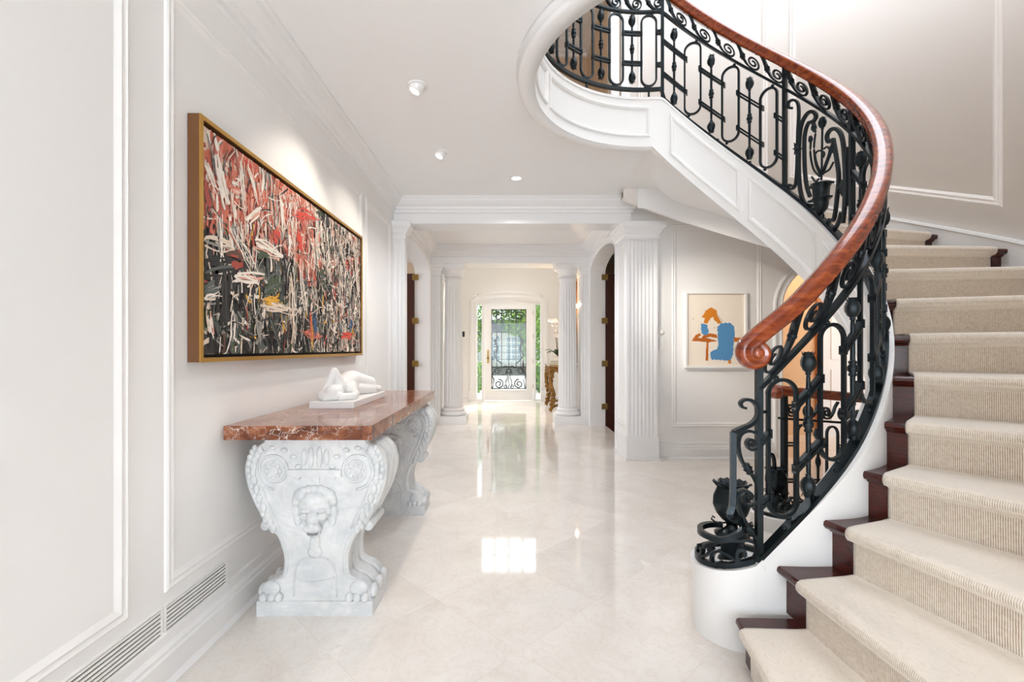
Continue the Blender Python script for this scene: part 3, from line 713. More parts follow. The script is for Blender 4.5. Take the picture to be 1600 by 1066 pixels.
def loop(th, hw=3.6, Wf=None, parent=None, zb=None, zt=None):
    d = 2.0
    zb = bz(th+d)+.028 if zb is None else zb; zt = mz(th-d)-.028 if zt is None else zt
    rr = math.radians(hw)*RI; pts = []
    for i in range(13): a = math.pi*i/12; pts.append((hw*math.cos(a), zt-rr+rr*math.sin(a)))
    for i in range(13): a = math.pi+math.pi*i/12; pts.append((hw*math.cos(a), zb+rr+rr*math.sin(a)))
    mb = MB(); mb.bar([pr(th+a, z) for a, z in pts], .014, .016, RAD, closed=True)
    mb.ball(pr(th-d*.8, zt+.006), .012, n=8, m=5); mb.ball(pr(th+d*.8, zb-.006), .012, n=8, m=5)
    mb.build('loop', IRON, parent or rl)
def bud_mesh():
    mb = MB()
    prof = [(.006, -.052), (.012, -.046), (.009, -.04), (.02, -.03), (.027, -.012), (.028, .006), (.023, .024), (.014, .036), (.016, .044), (.006, .04)]
    mb.lathe(prof, 15, mod=lambda a, z: 1+.10*math.cos(5*a)*(1 if z > -.03 else 0))
    for k in range(5):
        a = 2*math.pi*k/5; c, s = math.cos(a), math.sin(a)
        mb.add([(c*.016-s*.009, s*.016+c*.009, .022), (c*.016+s*.009, s*.016-c*.009, .022), (c*.027, s*.027, .05), (c*.012, s*.012, .03)], [(0, 1, 2), (1, 3, 2), (3, 0, 2)])
    return mb
BUD = [None]
def bud(p, up, parent, s=1.0):
    if BUD[0] is None: o = bud_mesh().build('flower_bud', IRON); BUD[0] = o
    else: o = BUD[0].copy(); C.objects.link(o)
    o.parent = parent; o.matrix_parent_inverse = parent.matrix_world.inverted()
    o.location = p; o.scale = (s, s, s); o.rotation_euler = (0, 0, random.random()*6) if up else (math.pi, 0, random.random()*6)
def bud_bar(th, f1=.10, f2=.545, parent=None):
    b = bz(th); z0, z1 = b+f1, b+f2; zm = (z0+z1)/2
    mb = MB(); p = pr(th, 0)
    prof = [(.006, z0)]
    for i in range(1, 12):
        z = z0+(z1-z0)*i/12
        prof.append((.008+.0025*(1-abs(i-6)/6), z))
    prof.append((.006, z1)); mb.lathe(prof, 8, p)
    mb.lathe([(.009, zm-.034), (.016, zm-.03), (.016, zm-.022), (.012, zm-.018), (.02, zm-.008), (.02, zm+.008), (.012, zm+.018), (.016, zm+.022), (.016, zm+.03), (.009, zm+.034)], 10, p)
    o = mb.build('baluster', IRON, parent or rl); bud(p+Vector((0, 0, z0-.03)), False, o); bud(p+Vector((0, 0, z1+.03)), True, o)
def strap(t0, t1, f, parent=None):
    mb = MB()
    for dz in (-.0115, .0115):
        mb.bar([pr(t0+(t1-t0)*i/4, bz(t0+(t1-t0)*i/4)+f+dz) for i in range(5)], .011, .022, RAD)
    for t in (t0+.35, t1-.35): mb.bar([pr(t, bz(t)+f-.018), pr(t, bz(t)+f+.018)], .01, .032, RAD)
    mb.build('strap', IRON, parent or rl)
def spiral2(c, r0, a0, turns, r1=.2, n=30):
    return [(c[0]+(r0+(r0*r1-r0)*i/n)*math.cos(a0+turns*2*math.pi*i/n), c[1]+(r0+(r0*r1-r0)*i/n)*math.sin(a0+turns*2*math.pi*i/n)) for i in range(n+1)]
def s_scroll(th):
    # local metres: a along increasing angle, z above the middle rail
    sp = spiral2((.048, .058), .046, -math.pi/2, -1.6)[::-1]
    pts = sp+[(p.x, p.y) for p in catmull([(.048, .012), (.085, .022), (.118, .06), (.138, .105), (.168, .142), (.20, .132)], 5)[1:]]
    W_ = lambda a, z: pr(th+math.degrees(a/RI), mz(th+math.degrees(a/RI))+.006+z)
    mb = MB(); mb.bar([W_(a, z) for a, z in pts], .012, .022, RAD, scale=lambda f: .75+.7*math.exp(-((f-.78)/.14)**2))
    c = W_(.122, .068); dr = (W_(.14, .11)-W_(.105, .04)).normalized(); x = er(th); y = dr.cross(x)
    mb.lathe([(.009, -.026), (.016, -.02), (.012, -.012), (.019, -.004), (.019, .006), (.012, .014), (.015, .022), (.009, .028)], 10, c, x, y, dr)
    mb.build('scroll', IRON, rl)
for th in (65.6, 48.9, 32.4): loop(th)
for th in (74.0, 57.3, 40.7): bud_bar(th)
for a, b in ((78.9, 69.2), (62.0, 52.5), (45.3, 36.0), (28.8, 26.0)):
    strap(a+.3, b-.6, .195); strap(a+.3, b-.6, .455)
lv = [86.0+16.5*k for k in range(11)]
for k, th in enumerate(lv): loop(th)
for th in lv[:-1]: bud_bar(th+8.25, .13, .52)
for th in [79.5+3.6]+[]: strap(80, 82.6, .195); strap(80, 82.6, .455)
for th in lv[:-1]: strap(th+3.2, th+13.3, .21); strap(th+3.2, th+13.3, .45)
nv = [-86.0+13.65*k for k in range(6)]
for th in nv: loop(th)
for th in nv[:-1]:
    bud_bar(th+6.8); strap(th+3.1, th+10.5, .195); strap(th+3.1, th+10.5, .455)
strap(-92, -89, .195); strap(-92, -89, .455)
bud_bar(-12.4); strap(-14.5, -7, .195); strap(-14.5, -7, .455)
th = -91.0
while th < 250: s_scroll(th); th += 10.6

# urn panel between two posts, read off the photograph onto the railing's own cylinder
def hit(x, y, cx, cy, r, far):
    k = (x-CX)/F; A = 1+k*k; B = -2*(k*cx+cy); Cc = cx*cx+cy*cy-r*r; D = max(0, B*B-4*A*Cc)
    Y = (-B+(1 if far else -1)*math.sqrt(D))/(2*A); return Vector((k*Y, Y, H-(y-CY)*Y/F))
U6 = lambda x, y: hit(1200+x/3.437, 90+y/3.437, SX, SY, RI, True)
def trace(pts, w=.014, d=.018, k=5, name='scroll', sc=None, f=U6, ref=RAD, parent=None):
    mb = MB(); mb.bar(catmull([f(*p) for p in pts], k), w, d, ref, scale=sc); return mb.build(name, IRON, parent or rl)
trace([(130, 272), (112, 268), (112, 240), (138, 228), (160, 245), (166, 300), (161, 400), (158, 500), (155, 600), (148, 680), (130, 705), (110, 700), (116, 684), (130, 690)])
trace([(218, 352), (246, 340), (258, 312), (240, 290), (208, 305), (180, 360), (168, 450), (165, 600), (175, 720), (198, 783), (238, 795)], .02)
trace([(222, 345), (205, 380), (195, 450), (198, 600), (208, 690), (226, 748)], .018)
trace([(352, 440), (326, 452), (317, 420), (338, 388), (370, 385), (395, 420), (408, 500), (415, 650), (411, 800), (402, 890)], .02)
trace([(350, 436), (368, 540), (380, 640), (370, 760), (354, 868), (330, 872), (322, 902), (342, 926), (372, 900), (395, 830)], .018)
trace([(428, 480), (420, 560), (424, 700), (418, 800)], .014)
for y0_ in (470, 700):
    c = (158, 490) if y0_ == 470 else (396, 700); mb = MB()
    for k in range(8):
        a = k*math.pi/4; r1, r2 = 16, 46
        mb.bar([U6(c[0]+r1*math.cos(a)*.5, c[1]+r1*math.sin(a)), U6(c[0]+r2*math.cos(a)*.55, c[1]+r2*math.sin(a))], .018, .014, RAD, scale=lambda f: 1.2-f)
    mb.ball(U6(*c), .02, n=8, m=6); mb.build('rosette', IRON, rl)
mb = MB()
for a, b in (((150, 405), (135, 545)), ((186, 400), (178, 590)), ((112, 440), (145, 470))): pass
for pts in ([(286, 660), (288, 620), (290, 500), (292, 370)], [(280, 640), (245, 600), (228, 520), (230, 445)], [(282, 630), (256, 570), (247, 480), (255, 400), (247, 385)],
            [(295, 630), (318, 565), (346, 492)], [(285, 620), (262, 570), (254, 520), (275, 500), (302, 512), (296, 538)], [(300, 620), (330, 600), (352, 560)], [(275, 650), (255, 665), (235, 640)], [(292, 610), (312, 560), (330, 500), (318, 480), (300, 490)]):
    mb.tube(catmull([U6(*p) for p in pts], 5), .0065, 6)
o = mb.build('flower_spray', IRON, rl)
for p, s in (((292, 352), .8), ((228, 440), .5), ((246, 375), .6), ((348, 485), .6)): bud(U6(*p), True, o, s)
mb = MB(); uc = U6(285, 700); zt = U6(285, 678).z; zb_ = U6(285, 838).z; hU = zt-zb_
mb.lathe([(.010, 0), (.018, .03*hU), (.034, .14*hU), (.040, .3*hU), (.040, .42*hU), (.052, .47*hU), (.052, .51*hU), (.043, .56*hU), (.046, .86*hU), (.056, .93*hU), (.060, 1.0*hU), (.045, 1.0*hU)], 30, (uc.x, uc.y, zb_), mod=lambda a, z: 1+.05*math.cos(10*a)*(z < .9*hU))
mb.tube([(uc.x+er(9).y*0+(-er(9).y)*.02*math.cos(a), uc.y+er(9).x*.02*math.cos(a), zb_-.02+.02*math.sin(a)) for a in [2*math.pi*i/16 for i in range(16)]], .006, 6, ref=lambda i, p: er(9), closed=True)
for f_, x0, x1 in ((.50, 222, 336), (.97, 228, 345)): mb.bar([U6(x0, 678+(1-f_)*160+18), U6((x0+x1)/2, 678+(1-f_)*160-4), U6(x1, 678+(1-f_)*160-14)], .012, .03, RAD)
mb.build('urn', IRON, rl)

# newel scrolls, flower and ring on the drum
ZR = .302
T3 = lambda x, y: Vector(((1060+x/3.135-CX)*1.9/F, 1.9, H-(580+y/3.135-CY)*1.9/F))
YREF = lambda i, p: (0, 1, 0)
trace([(332, 182), (312, 176), (304, 156), (325, 140), (360, 146), (388, 180), (385, 225), (355, 260), (310, 280), (270, 300)], .014, .024, f=T3, ref=YREF, sc=lambda f: .7+.5*f)
vb = [T3(268, 298), T3(268, 450), T3(267, 580), T3(263, 660), T3(255, 715)]
for i in range(20):
    a = math.radians(-62-225*i/19); vb.append(Vector((.945+.105*math.cos(a), 2.02+.105*math.sin(a), .525-.07*sm(i, -2, 6)-.01*i/19)))
mb = MB(); mb.bar(catmull(vb, 3), .022, .022, lambda i, p: Vector((p.x-.945, p.y-2.02, 0)).normalized()); mb.build('scroll', IRON, rl)
trace([(345, 350), (352, 364), (368, 356), (366, 340), (345, 336), (334, 358), (352, 384), (388, 372), (400, 335), (375, 302), (332, 294), (298, 320), (294, 380), (310, 440), (345, 490), (375, 530), (394, 590), (380, 640), (345, 658), (318, 640), (320, 612), (342, 606), (352, 628)], .011, .022, 4, f=T3, ref=YREF)
trace([(350, 628), (356, 606), (330, 586), (300, 590), (284, 620), (292, 665), (314, 715), (346, 775), (376, 815), (390, 870), (372, 925)], .013, .024, 5, f=T3, ref=YREF)
for c, d in (((340, 478), (.5, -.86)), ((350, 782), (.55, -.83)), ((405, 200), (1, 0)), ((405, 640), (1, 0))):
    mb = MB(); p = T3(*c); dz = Vector((d[0], 0, d[1])); x = Vector((0, 1, 0)); y = dz.cross(x)
    mb.lathe([(.01, -.024), (.017, -.018), (.013, -.01), (.02, 0), (.013, .01), (.017, .018), (.01, .024)] if d[0] < 1 else [(.007, -.02), (.007, .02)], 10, p, x, y, dz); mb.build('collar', IRON, rl)
DREF = lambda i, p: Vector((p.x-DX, p.y-DY, 0)).normalized()
T5 = lambda x, y: hit(1060+x/3.135, 580+y/3.135, DX, DY, .165, False)
for pts in ([(318, 908), (328, 892), (314, 874), (292, 884), (288, 918), (322, 944), (366, 926), (386, 880), (372, 842), (330, 826)],
            [(222, 948), (206, 936), (190, 950), (200, 972), (228, 968), (232, 936)], [(200, 972), (168, 936), (168, 900), (200, 880), (250, 904), (300, 938), (345, 948), (384, 916)],
            [(150, 880), (170, 850), (225, 832), (300, 830), (350, 828), (382, 842)], [(104, 850), (96, 880), (108, 900), (120, 880), (110, 866)], [(112, 910), (140, 900), (172, 868)]):
    trace(pts, .011, .02, 4, f=T5, ref=DREF)
mb = MB(); mb.bar([(DX+.163*math.cos(a), DY+.163*math.sin(a), DT(a)+.013) for a in [2*math.pi*i/48 for i in range(48)]], .022, .022, lambda i, p: Vector((p.x-DX, p.y-DY, 0)).normalized(), closed=True); mb.build('base_ring', IRON, rl)
def lily(cx, cy, z0, s, parent):
    mb = MB()
    mb.lathe([(.06, 0), (.055, .012), (.046, .02), (.046, .075), (.052, .085), (.05, .10), (.072, .112), (.074, .12), (.05, .128), (.03, .14), (.022, .155), (.026, .165)] if s == 1 else [(.05, 0), (.045, .05), (.06, .08), (.02, .11), (.02, .13)], 28, (cx, cy, z0)); o = mb.build('flower_stand', IRON, parent)
    h = .165*s if s == 1 else .13
    mb = MB(); zz = z0+h
    def md(a, z): t = (z)/(.19*s); return 1-.10*abs(math.sin(3*a))**.6*min(1, 3*t)*(1 if t < .95 else 1.6)
    mb.lathe([(.018*s, 0), (.045*s, .02*s), (.07*s, .05*s), (.086*s, .09*s), (.084*s, .125*s), (.07*s, .155*s), (.064*s, .17*s), (.072*s, .182*s), (.066*s, .186*s), (.05*s, .16*s), (.03*s, .15*s)], 48, (cx, cy, zz), mod=md)
    for k in range(6):
        a = math.pi/6+2*math.pi*k/6; c, q = math.cos(a), math.sin(a)
        P3 = lambda u, v, w: (cx+(c*u-q*v)*s, cy+(q*u+c*v)*s, zz+w*s)
        mb.add([P3(.06, -.026, .165), P3(.06, .026, .165), P3(.078, .018, .186), P3(.082, 0, .178), P3(.078, -.018, .186), P3(.045, 0, .17)], [(0, 1, 2, 3, 4), (5, 2, 1), (5, 0, 4), (5, 3, 2), (5, 4, 3)])
        mb.tube([P3(.02, 0, .0), P3(.06, .0, -.012), P3(.085, 0, .004), P3(.08, 0, .02), P3(.07, 0, .012)], .004, 5)
    mb.build('lily_flower', IRON, parent)
lily(DX-.02, DY, ZR, 1, rl)

# ------------------------------------------------------------------ lower stair railing behind the main flight
LX, LY = 1.90, 3.28
lr = thing('lower_stair_railing', (LX, LY, 0), 'short black iron railing with mahogany rail guarding the lower stairs, behind the main railing', 'railing', kind='thing')
LD = Vector((.95, .30, 0)).normalized(); LN = Vector((-LD.y, LD.x, 0))
LW = lambda s, z: Vector((LX, LY, 0))+LD*s+Vector((0, 0, z-.10*s))
LREF = lambda i, p: LN
mb = MB(); mb.sweep([LW(s, .955) for s in (-.03, .2, .5, .9, 1.15)], HSEC, (0, 0, 1)); e = LW(-.03, .935)
mb.lathe([(.012, -.05), (.035, -.046), (.04, -.03), (.04, .03), (.035, .046), (.012, .05)], 18, e, LD, Vector((0, 0, 1)), LN); mb.build('handrail', RAILWOOD, lr)
for z, nm in ((.76, 'middle_rail'), (.125, 'bottom_rail')): mb = MB(); mb.bar([LW(s, z) for s in (.02, 1.1)], .016, .034, LREF); mb.build(nm, IRON, lr)
for s in (.06, 1.08): mb = MB(); mb.bar([LW(s, .11), LW(s, .925)], .034, .034, LREF); mb.build('post', IRON, lr)
for s in (.24, .52, .80):
    mb = MB(); pts = []; rr = .055
    for i in range(13): a = math.pi*i/12; pts.append(LW(s+rr*math.cos(a), .67+rr*math.sin(a)))
    for i in range(13): a = math.pi+math.pi*i/12; pts.append(LW(s+rr*math.cos(a), .23+rr*math.sin(a)))
    mb.bar(pts, .014, .016, LREF, closed=True); mb.build('loop', IRON, lr)
for s in (.38, .66, .94):
    mb = MB(); p = LW(s, 0); mb.lathe([(.007, p.z+.26), (.01, p.z+.42), (.019, p.z+.45), (.019, p.z+.47), (.01, p.z+.50), (.007, p.z+.63)], 8, (p.x, p.y, 0)); o = mb.build('baluster', IRON, lr)
    bud(LW(s, .235), False, o); bud(LW(s, .66), True, o)
for a, b in ((.07, .18), (.30, .46), (.58, .74), (.86, 1.07)):
    for f_ in (.32, .58):
        mb = MB(); mb.bar([LW(a, f_-.01), LW(b, f_-.01)], .012, .024, LREF); mb.bar([LW(a, f_+.01), LW(b, f_+.01)], .012, .024, LREF); mb.build('strap', IRON, lr)
for k in range(6):
    s0 = .07+.17*k; sp = spiral2((.048, .058), .046, -math.pi/2, -1.6)[::-1]+[(p.x, p.y) for p in catmull([(.048, .012), (.085, .022), (.118, .06), (.138, .105), (.168, .142)], 4)[1:]]
    mb = MB(); mb.bar([LW(s0+a, .768+z) for a, z in sp], .012, .02, LREF); mb.build('scroll', IRON, lr)
mb = MB(); mb.lathe([(.175, 0), (.175, .085), (.182, .09), (.182, .1), (.0, .104)], 40, (LX, LY, 0)); mb.build('drum', WHITE, lr)
mb = MB(); a, b = LW(0, 0), LW(1.15, 0); q = LN*.05
mb.hexa([Vector((p.x, p.y, z)) for z in (0, .10) for p in (a-q, b-q, b+q, a+q)]); mb.build('curb', WHITE, lr)
mb = MB(); mb.bar([(LX+.155*math.cos(t), LY+.155*math.sin(t), .114) for t in [2*math.pi*i/40 for i in range(40)]], .022, .02, lambda i, p: Vector((p.x-LX, p.y-LY, 0)).normalized(), closed=True)
mb.build('base_ring', IRON, lr); lily(LX-.01, LY, .104, .92, lr)
for s, z, r, a0 in ((-.09, .17, .05, 0), (.05, .18, .045, 2), (-.02, .2, .06, 3)):
    mb = MB(); mb.bar([LW(0, 0)+Vector((LD.x*(s+x), LD.y*(s+x), z+zz-.0))-LN*.13 for x, zz in spiral2((0, 0), r, a0, 1.7)], .014, .02, LREF); mb.build('scroll', IRON, lr)
mb = MB(); mb.bar(catmull([LW(-.03, .30), LW(-.03, .44), LW(-.05, .50), LW(-.09, .50), LW(-.08, .46)], 5), .018, .02, LREF); mb.bar([LW(-.03, .11), LW(-.03, .30)], .018, .02, LREF); mb.build('scroll', IRON, lr)

# ------------------------------------------------------------------ blobs: overlapping balls fused into one surface
def fuse(balls, name, m, parent, voxel=.006, smooth=6):
    mb = MB()
    for c, r in balls: mb.ball(c, *(r if isinstance(r, tuple) else (r,)), n=14, m=9)
    o = mb.build(name, m, parent)
    md = o.modifiers.new('r', 'REMESH'); md.mode = 'VOXEL'; md.voxel_size = voxel; md.use_smooth_shade = True
    s_ = o.modifiers.new('s', 'SMOOTH'); s_.iterations = smooth; s_.factor = .5
    dg = bpy.context.evaluated_depsgraph_get(); dg.update()
    me = bpy.data.meshes.new_from_object(o.evaluated_get(dg)); o.modifiers.clear(); o.data = me
    if not me.materials: me.materials.append(m)
    return o
def cap(p0, p1, r0, r1, n=9):
    p0, p1 = Vector(p0), Vector(p1); return [(tuple(p0.lerp(p1, i/(n-1))), r0+(r1-r0)*i/(n-1)) for i in range(n)]

# ------------------------------------------------------------------ console table
TX, TY = -.906, 2.17
tb = thing('console_table', (TX, 2.95, 0), 'marble console table, red brown top on two carved white pedestals against the panelled wall', 'table', kind='thing')
mb = MB(); mb.box((-1.274, 2.07, .841), (-.612, 3.84, .905)); o = mb.build('tabletop', ROSSO, tb)
bv = o.modifiers.new('b', 'BEVEL'); bv.width = .003; bv.segments = 2
HALF = [(.262, .05), (.262, .06), (.259, .075), (.253, .118), (.224, .157), (.177, .177), (.156, .2), (.151, .267), (.165, .326), (.189, .377), (.232, .409), (.259, .464), (.303, .55), (.330, .637), (.333, .70), (.314, .755), (.283, .79), (.248, .812), (.245, .841)]
def pedestal(y0, label=None):
    sm_ = [(p.x, p.y) for p in catmull(HALF[2:], 4)]
    half = HALF[:2]+sm_
    poly = half+[(-x, z) for x, z in half[::-1]]
    root = MB()
    M = lambda u, v, d: Vector((TX+u, y0+d, v))
    def inset(p, w): return [(x-math.copysign(min(w, abs(x)), x) if .075 < z < .84 else x, z) for x, z in p]
    # front plate, recessed waist and back plate give the scrolled sides their steps
    rows = []
    for w, d in ((.012, 0), (.0, .012), (.0, .06), (.014, .068), (.014, .085), (.0, .095), (.0, .155), (.014, .165), (.014, .182), (.0, .19), (.0, .238), (.012, .25)):
        rows.append([M(x, z, d) for x, z in inset(poly, w)])
    root.grid(rows, 0, False, cu=True); k = len(poly); root.f += [list(range(k))[::-1], [11*k+i for i in range(k)]]; root.m += [0, 0]; root.s += [False]*2
    root.box((TX-.271, y0-.006, 0), (TX+.271, y0+.256, .071))
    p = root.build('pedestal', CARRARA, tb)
    # carving
    r = MB(); YF = y0
    R3 = lambda x, z, d=0: Vector((TX+x, YF-d, z))
    ref = (0, 1, 0)
    for s in (-1, 1):
        sp = spiral2((s*.192, .68), .088, -math.pi/2, s*1.9, .25, 44)
        r.tube([R3(x, z, .0) for x, z in sp], .007, 6, ref)
        r.tube([R3(s*.192+.135*math.cos(a), .675+.125*math.sin(a)) for a in [math.radians(t) for t in range(-150, 95, 10)] if s > 0] if s > 0 else [R3(s*.192-.135*math.cos(a), .675+.125*math.sin(a)) for a in [math.radians(t) for t in range(-150, 95, 10)]], .005, 6, ref) if False else None
        r.ball(R3(s*.192, .68, -.004), .055, .016, .055, 20, 10)
        for k in range(8):
            a = k*math.pi/4; r.ball(R3(s*.192+.03*math.cos(a), .68+.03*math.sin(a), .008), .012, .006, .012, 8, 6)
        # acanthus leaves down the edge
        edge = [(x*.90, z) for x, z in sm_ if .40 < z < .79]
        for i, (x, z) in enumerate(edge[::2]):
            r.ball(R3(s*(x-.012), z, .0), .016, .010, .024, 8, 6); r.ball(R3(s*(x+.012), z+.012, .0), .013, .008, .015, 8, 6)
        r.tube([R3(s*(x-.042), z, .0) for x, z in edge], .005, 6, ref)
        for i in range(7):
            a = math.radians(150-28*i); r.ball(R3(s*(.192-.0)+.115*math.cos(a)*s*-1, .68+.105*math.sin(a), .0), .017, .009, .012, 8, 6)
        # waist line, chest and paw
        r.tube(catmull([R3(s*.10, .09), R3(s*.10, .16), R3(s*.088, .23), R3(s*.06, .262), R3(s*.02, .275)], 5), .005, 6, ref)
        r.tube([R3(s*(x-.022), z) for x, z in sm_ if .16 < z < .40], .004, 6, ref)
        for j in range(3): r.ball(R3(s*(.235-.035*j), .092, .012-.001*j), .02, .02, .022, 10, 7)
        r.ball(R3(s*.205, .128, .0), .045, .014, .038, 12, 8)
        r.lathe([(.0, -.008), (.018, -.006), (.023, 0), (.023, .2), (.0, .205)], 14, (TX+s*.243, y0+.02, .413), (1, 0, 0), (0, 0, 1), (0, 1, 0))
        # cabled end of the base, paw seen from the side
        for d in (.045, .125, .205): r.ball((TX+s*.262, y0+d, .10), .022, .034, .032, 10, 7)
    r.box((TX-.125, y0-.014, .652), (TX+.125, y0+.01, .686))
    for x, h in ((-.052, .04), (-.02, .052), (.02, .052), (.052, .04)): r.ball(R3(x, .742, .0), .015, .010, h, 10, 8)
    for a in range(0, 181, 18): pass
    r.box((TX-.022, y0-.005, .61), (TX+.022, y0+.01, .652))
    r.tube(catmull([R3(-.09, .175), R3(-.03, .158), R3(.04, .165), R3(.09, .18)], 5), .004, 6, ref)
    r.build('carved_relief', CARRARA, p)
    L = [(R3(0, .505, .0), (.078, .03, .085)), (R3(0, .545, .008), (.06, .025, .04)), (R3(0, .455, .022), (.03, .028, .048)), (R3(0, .425, .030), (.036, .024, .026)), (R3(0, .44, .045), (.018, .012, .014)),
         (R3(0, .392, .012), (.034, .018, .018)), (R3(-.07, .565, .006), (.03, .018, .03)), (R3(.07, .565, .006), (.03, .018, .03)), (R3(0, .34, 0), (.026, .018, .06)), (R3(0, .30, 0), (.036, .014, .03))]
    for k in range(11): a = math.pi*k/10; L.append((R3(.088*math.cos(a), .535+.062*math.sin(a), .004), (.02, .016, .02)))
    for s in (-1, 1):
        L += [(R3(s*.038, .50, .026), (.022, .012, .009)), (R3(s*.04, .472, .018), (.026, .016, .02)), (R3(s*.022, .42, .03), (.02, .02, .02)), (R3(s*.09, .49, 0), (.02, .016, .035)), (R3(s*.08, .45, 0), (.02, .014, .03))]
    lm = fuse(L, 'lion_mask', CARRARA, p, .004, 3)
    mb = MB()
    for s in (-1, 1): mb.ball(R3(s*.038, .485, .034), .011, .006, .007, 10, 6)
    mb.build('eye', CARRARA, lm)
    mb = MB(); mb.prism([(-.028, .404), (-.014, .398), (0, .402), (.014, .398), (.028, .404), (.022, .39), (0, .386), (-.022, .39)], lambda u, v, d: Vector((TX+u, y0-d, v)), .015, .034); mb.build('mouth', mat('mouth recess stone', lin(128, 130, 131), .8) if 'mouth recess stone' not in bpy.data.materials else bpy.data.materials['mouth recess stone'], lm)  # grey piece painted as the shade in the lion's mouth
pedestal(TY); pedestal(3.48)

# ------------------------------------------------------------------ reclining sculpture
sc_ = thing('sculpture', (-1.02, 3.0, .905), 'white marble reclining figure with a raised elbow on the marble console table', 'sculpture', kind='thing')
mb = MB(); mb.box((-1.147, 2.665, .905), (-.89, 3.34, .945)); o = mb.build('plinth', STATUE, sc_); bv = o.modifiers.new('b', 'BEVEL'); bv.width = .002
B_ = cap((-1.045, 2.74, .988), (-1.035, 2.79, .99), .047, .046)
B_ += cap((-1.03, 2.86, 1.02), (-1.066, 2.83, 1.11), .032, .026)+cap((-1.066, 2.83, 1.11), (-1.10, 2.79, 1.0), .026, .024)
B_ += cap((-1.07, 2.72, .965), (-1.11, 2.76, .975), .03, .028)+[((-1.06, 2.75, .962), (.065, .06, .024))]
B_ += cap((-1.05, 2.88, 1.01), (-1.06, 3.07, 1.035), .066, .070)+[((-1.075, 2.98, 1.0), (.05, .12, .06)), ((-1.06, 3.08, 1.02), (.065, .07, .085))]
B_ += [((-.985, 2.89, .993), .042), ((-1.01, 2.95, 1.0), .05)]
B_ += cap((-.99, 2.735, .965), (-.935, 2.79, .964), .025, .024)+cap((-.935, 2.79, .964), (-.95, 2.88, .972), .024, .024)
B_ += cap((-1.05, 3.10, 1.045), (-.965, 3.21, 1.01), .062, .048)+cap((-.965, 3.21, 1.01), (-1.02, 3.29, .975), .042, .032)
B_ += cap((-1.03, 3.06, .985), (-.94, 3.20, .972), .042, .035)+cap((-.94, 3.20, .972), (-.93, 3.31, .965), .034, .026)
B_ += [((-1.09, 3.1, .97), (.04, .12, .03))]
fuse(B_, 'figure', STATUE, sc_, .006, 8)

# ------------------------------------------------------------------ large abstract painting
rng = random.Random(11)
pt = thing('painting', (XL, 2.88, 1.69), 'large abstract painting in red, black and white palette knife strokes, gilt floating frame', 'painting', kind='thing')
PY0, PY1, PZ0, PZ1 = 1.86, 3.92, 1.195, 2.195
mb = MB(); fx = XL+.055
for a, b in (((PY0, PZ0), (PY0+.018, PZ1)), ((PY1-.018, PZ0), (PY1, PZ1)), ((PY0+.018, PZ0), (PY1-.018, PZ0+.018)), ((PY0+.018, PZ1-.018), (PY1-.018, PZ1))):
    mb.box((XL+.002, a[0], a[1]), (fx-.006, b[0], b[1]), 0); mb.box((fx-.006, a[0], a[1]), (fx, b[0], b[1]), 1)
mb.box((XL+.002, PY0+.01, PZ0+.01), (XL+.02, PY1-.01, PZ1-.01), 2); mb.build('frame', [FRAMEWOOD, GILT, BLACK], pt)
PC = {k: mat('oil paint '+k, lin(*v), .45, Specular_Tint=(1, 1, 1, 1)) for k, v in dict(white=(238, 228, 216), cream=(222, 204, 186), pink=(222, 160, 140), salmon=(206, 112, 88), brick=(164, 62, 46), red=(212, 52, 30), black=(22, 20, 19), soot=(44, 42, 40), green=(62, 78, 48), slate=(86, 92, 88), grey=(150, 146, 138), yellow=(222, 166, 40), blue=(48, 82, 122), umber=(88, 58, 42)).items()}
PK = list(PC); mb = MB(); cx_ = XL+.040
y0, y1, z0, z1 = PY0+.032, PY1-.032, PZ0+.032, PZ1-.032
mb.box((XL+.02, y0, z0), (cx_, y1, z1), PK.index('grey'))
def stroke(cy, cz, L, w, a, k, h):
    c, s = math.cos(a), math.sin(a); n = 5; top = []; bot = []
    bend = rng.uniform(-.12, .12)*L
    for i in range(n):
        t = i/(n-1)-.5; ww = w*.5*(rng.uniform(.55, 1.1)); o_ = bend*(1-4*t*t)
        lx = t*L+(rng.uniform(-.04, .04)*L if i in (0, n-1) else 0)
        top.append((lx, o_+ww)); bot.append((lx+rng.uniform(-.02, .02)*L, o_-ww))
    pts = [(min(max(cy+x*c-y*s, y0), y1), min(max(cz+x*s+y*c, z0), z1)) for x, y in top+bot[::-1]]
    m_ = len(pts); d = cx_+h; edge = [(cx_+h*.3, y, z) for y, z in pts]; mid = [(d, y, z) for y, z in pts]
    for i in range(n-1):
        q = [mid[i], mid[i+1], mid[m_-2-i], mid[m_-1-i]]; mb.add(q, [(0, 1, 2, 3)], k)
def pick(u, v):
    r = rng.random()
    if v > .52+.12*math.sin(u*7) and u < .55:
        return rng.choices(['salmon', 'pink', 'brick', 'white', 'cream', 'black', 'red', 'grey', 'umber'], [6, 4, 3, 4, 2, .5, .6, .6, .7])[0]
    if v > .5 and u >= .55:
        return rng.choices(['white', 'cream', 'black', 'grey', 'brick', 'soot', 'pink', 'red', 'umber', 'green'], [5, 3, 3, 2, .8, 2, 1.2, .6, 1, .5])[0]
    if u > .62:
        return rng.choices(['white', 'cream', 'black', 'soot', 'grey', 'red', 'green', 'yellow', 'blue', 'umber', 'salmon'], [4, 2.5, 4, 3, 2, .7, .8, .5, .6, 1.4, .8])[0]
    return rng.choices(['black', 'soot', 'slate', 'green', 'white', 'grey', 'cream', 'umber', 'yellow', 'brick'], [6, 5, 3, 1.6, 2.2, 2, 1, 1, .3, .4])[0]
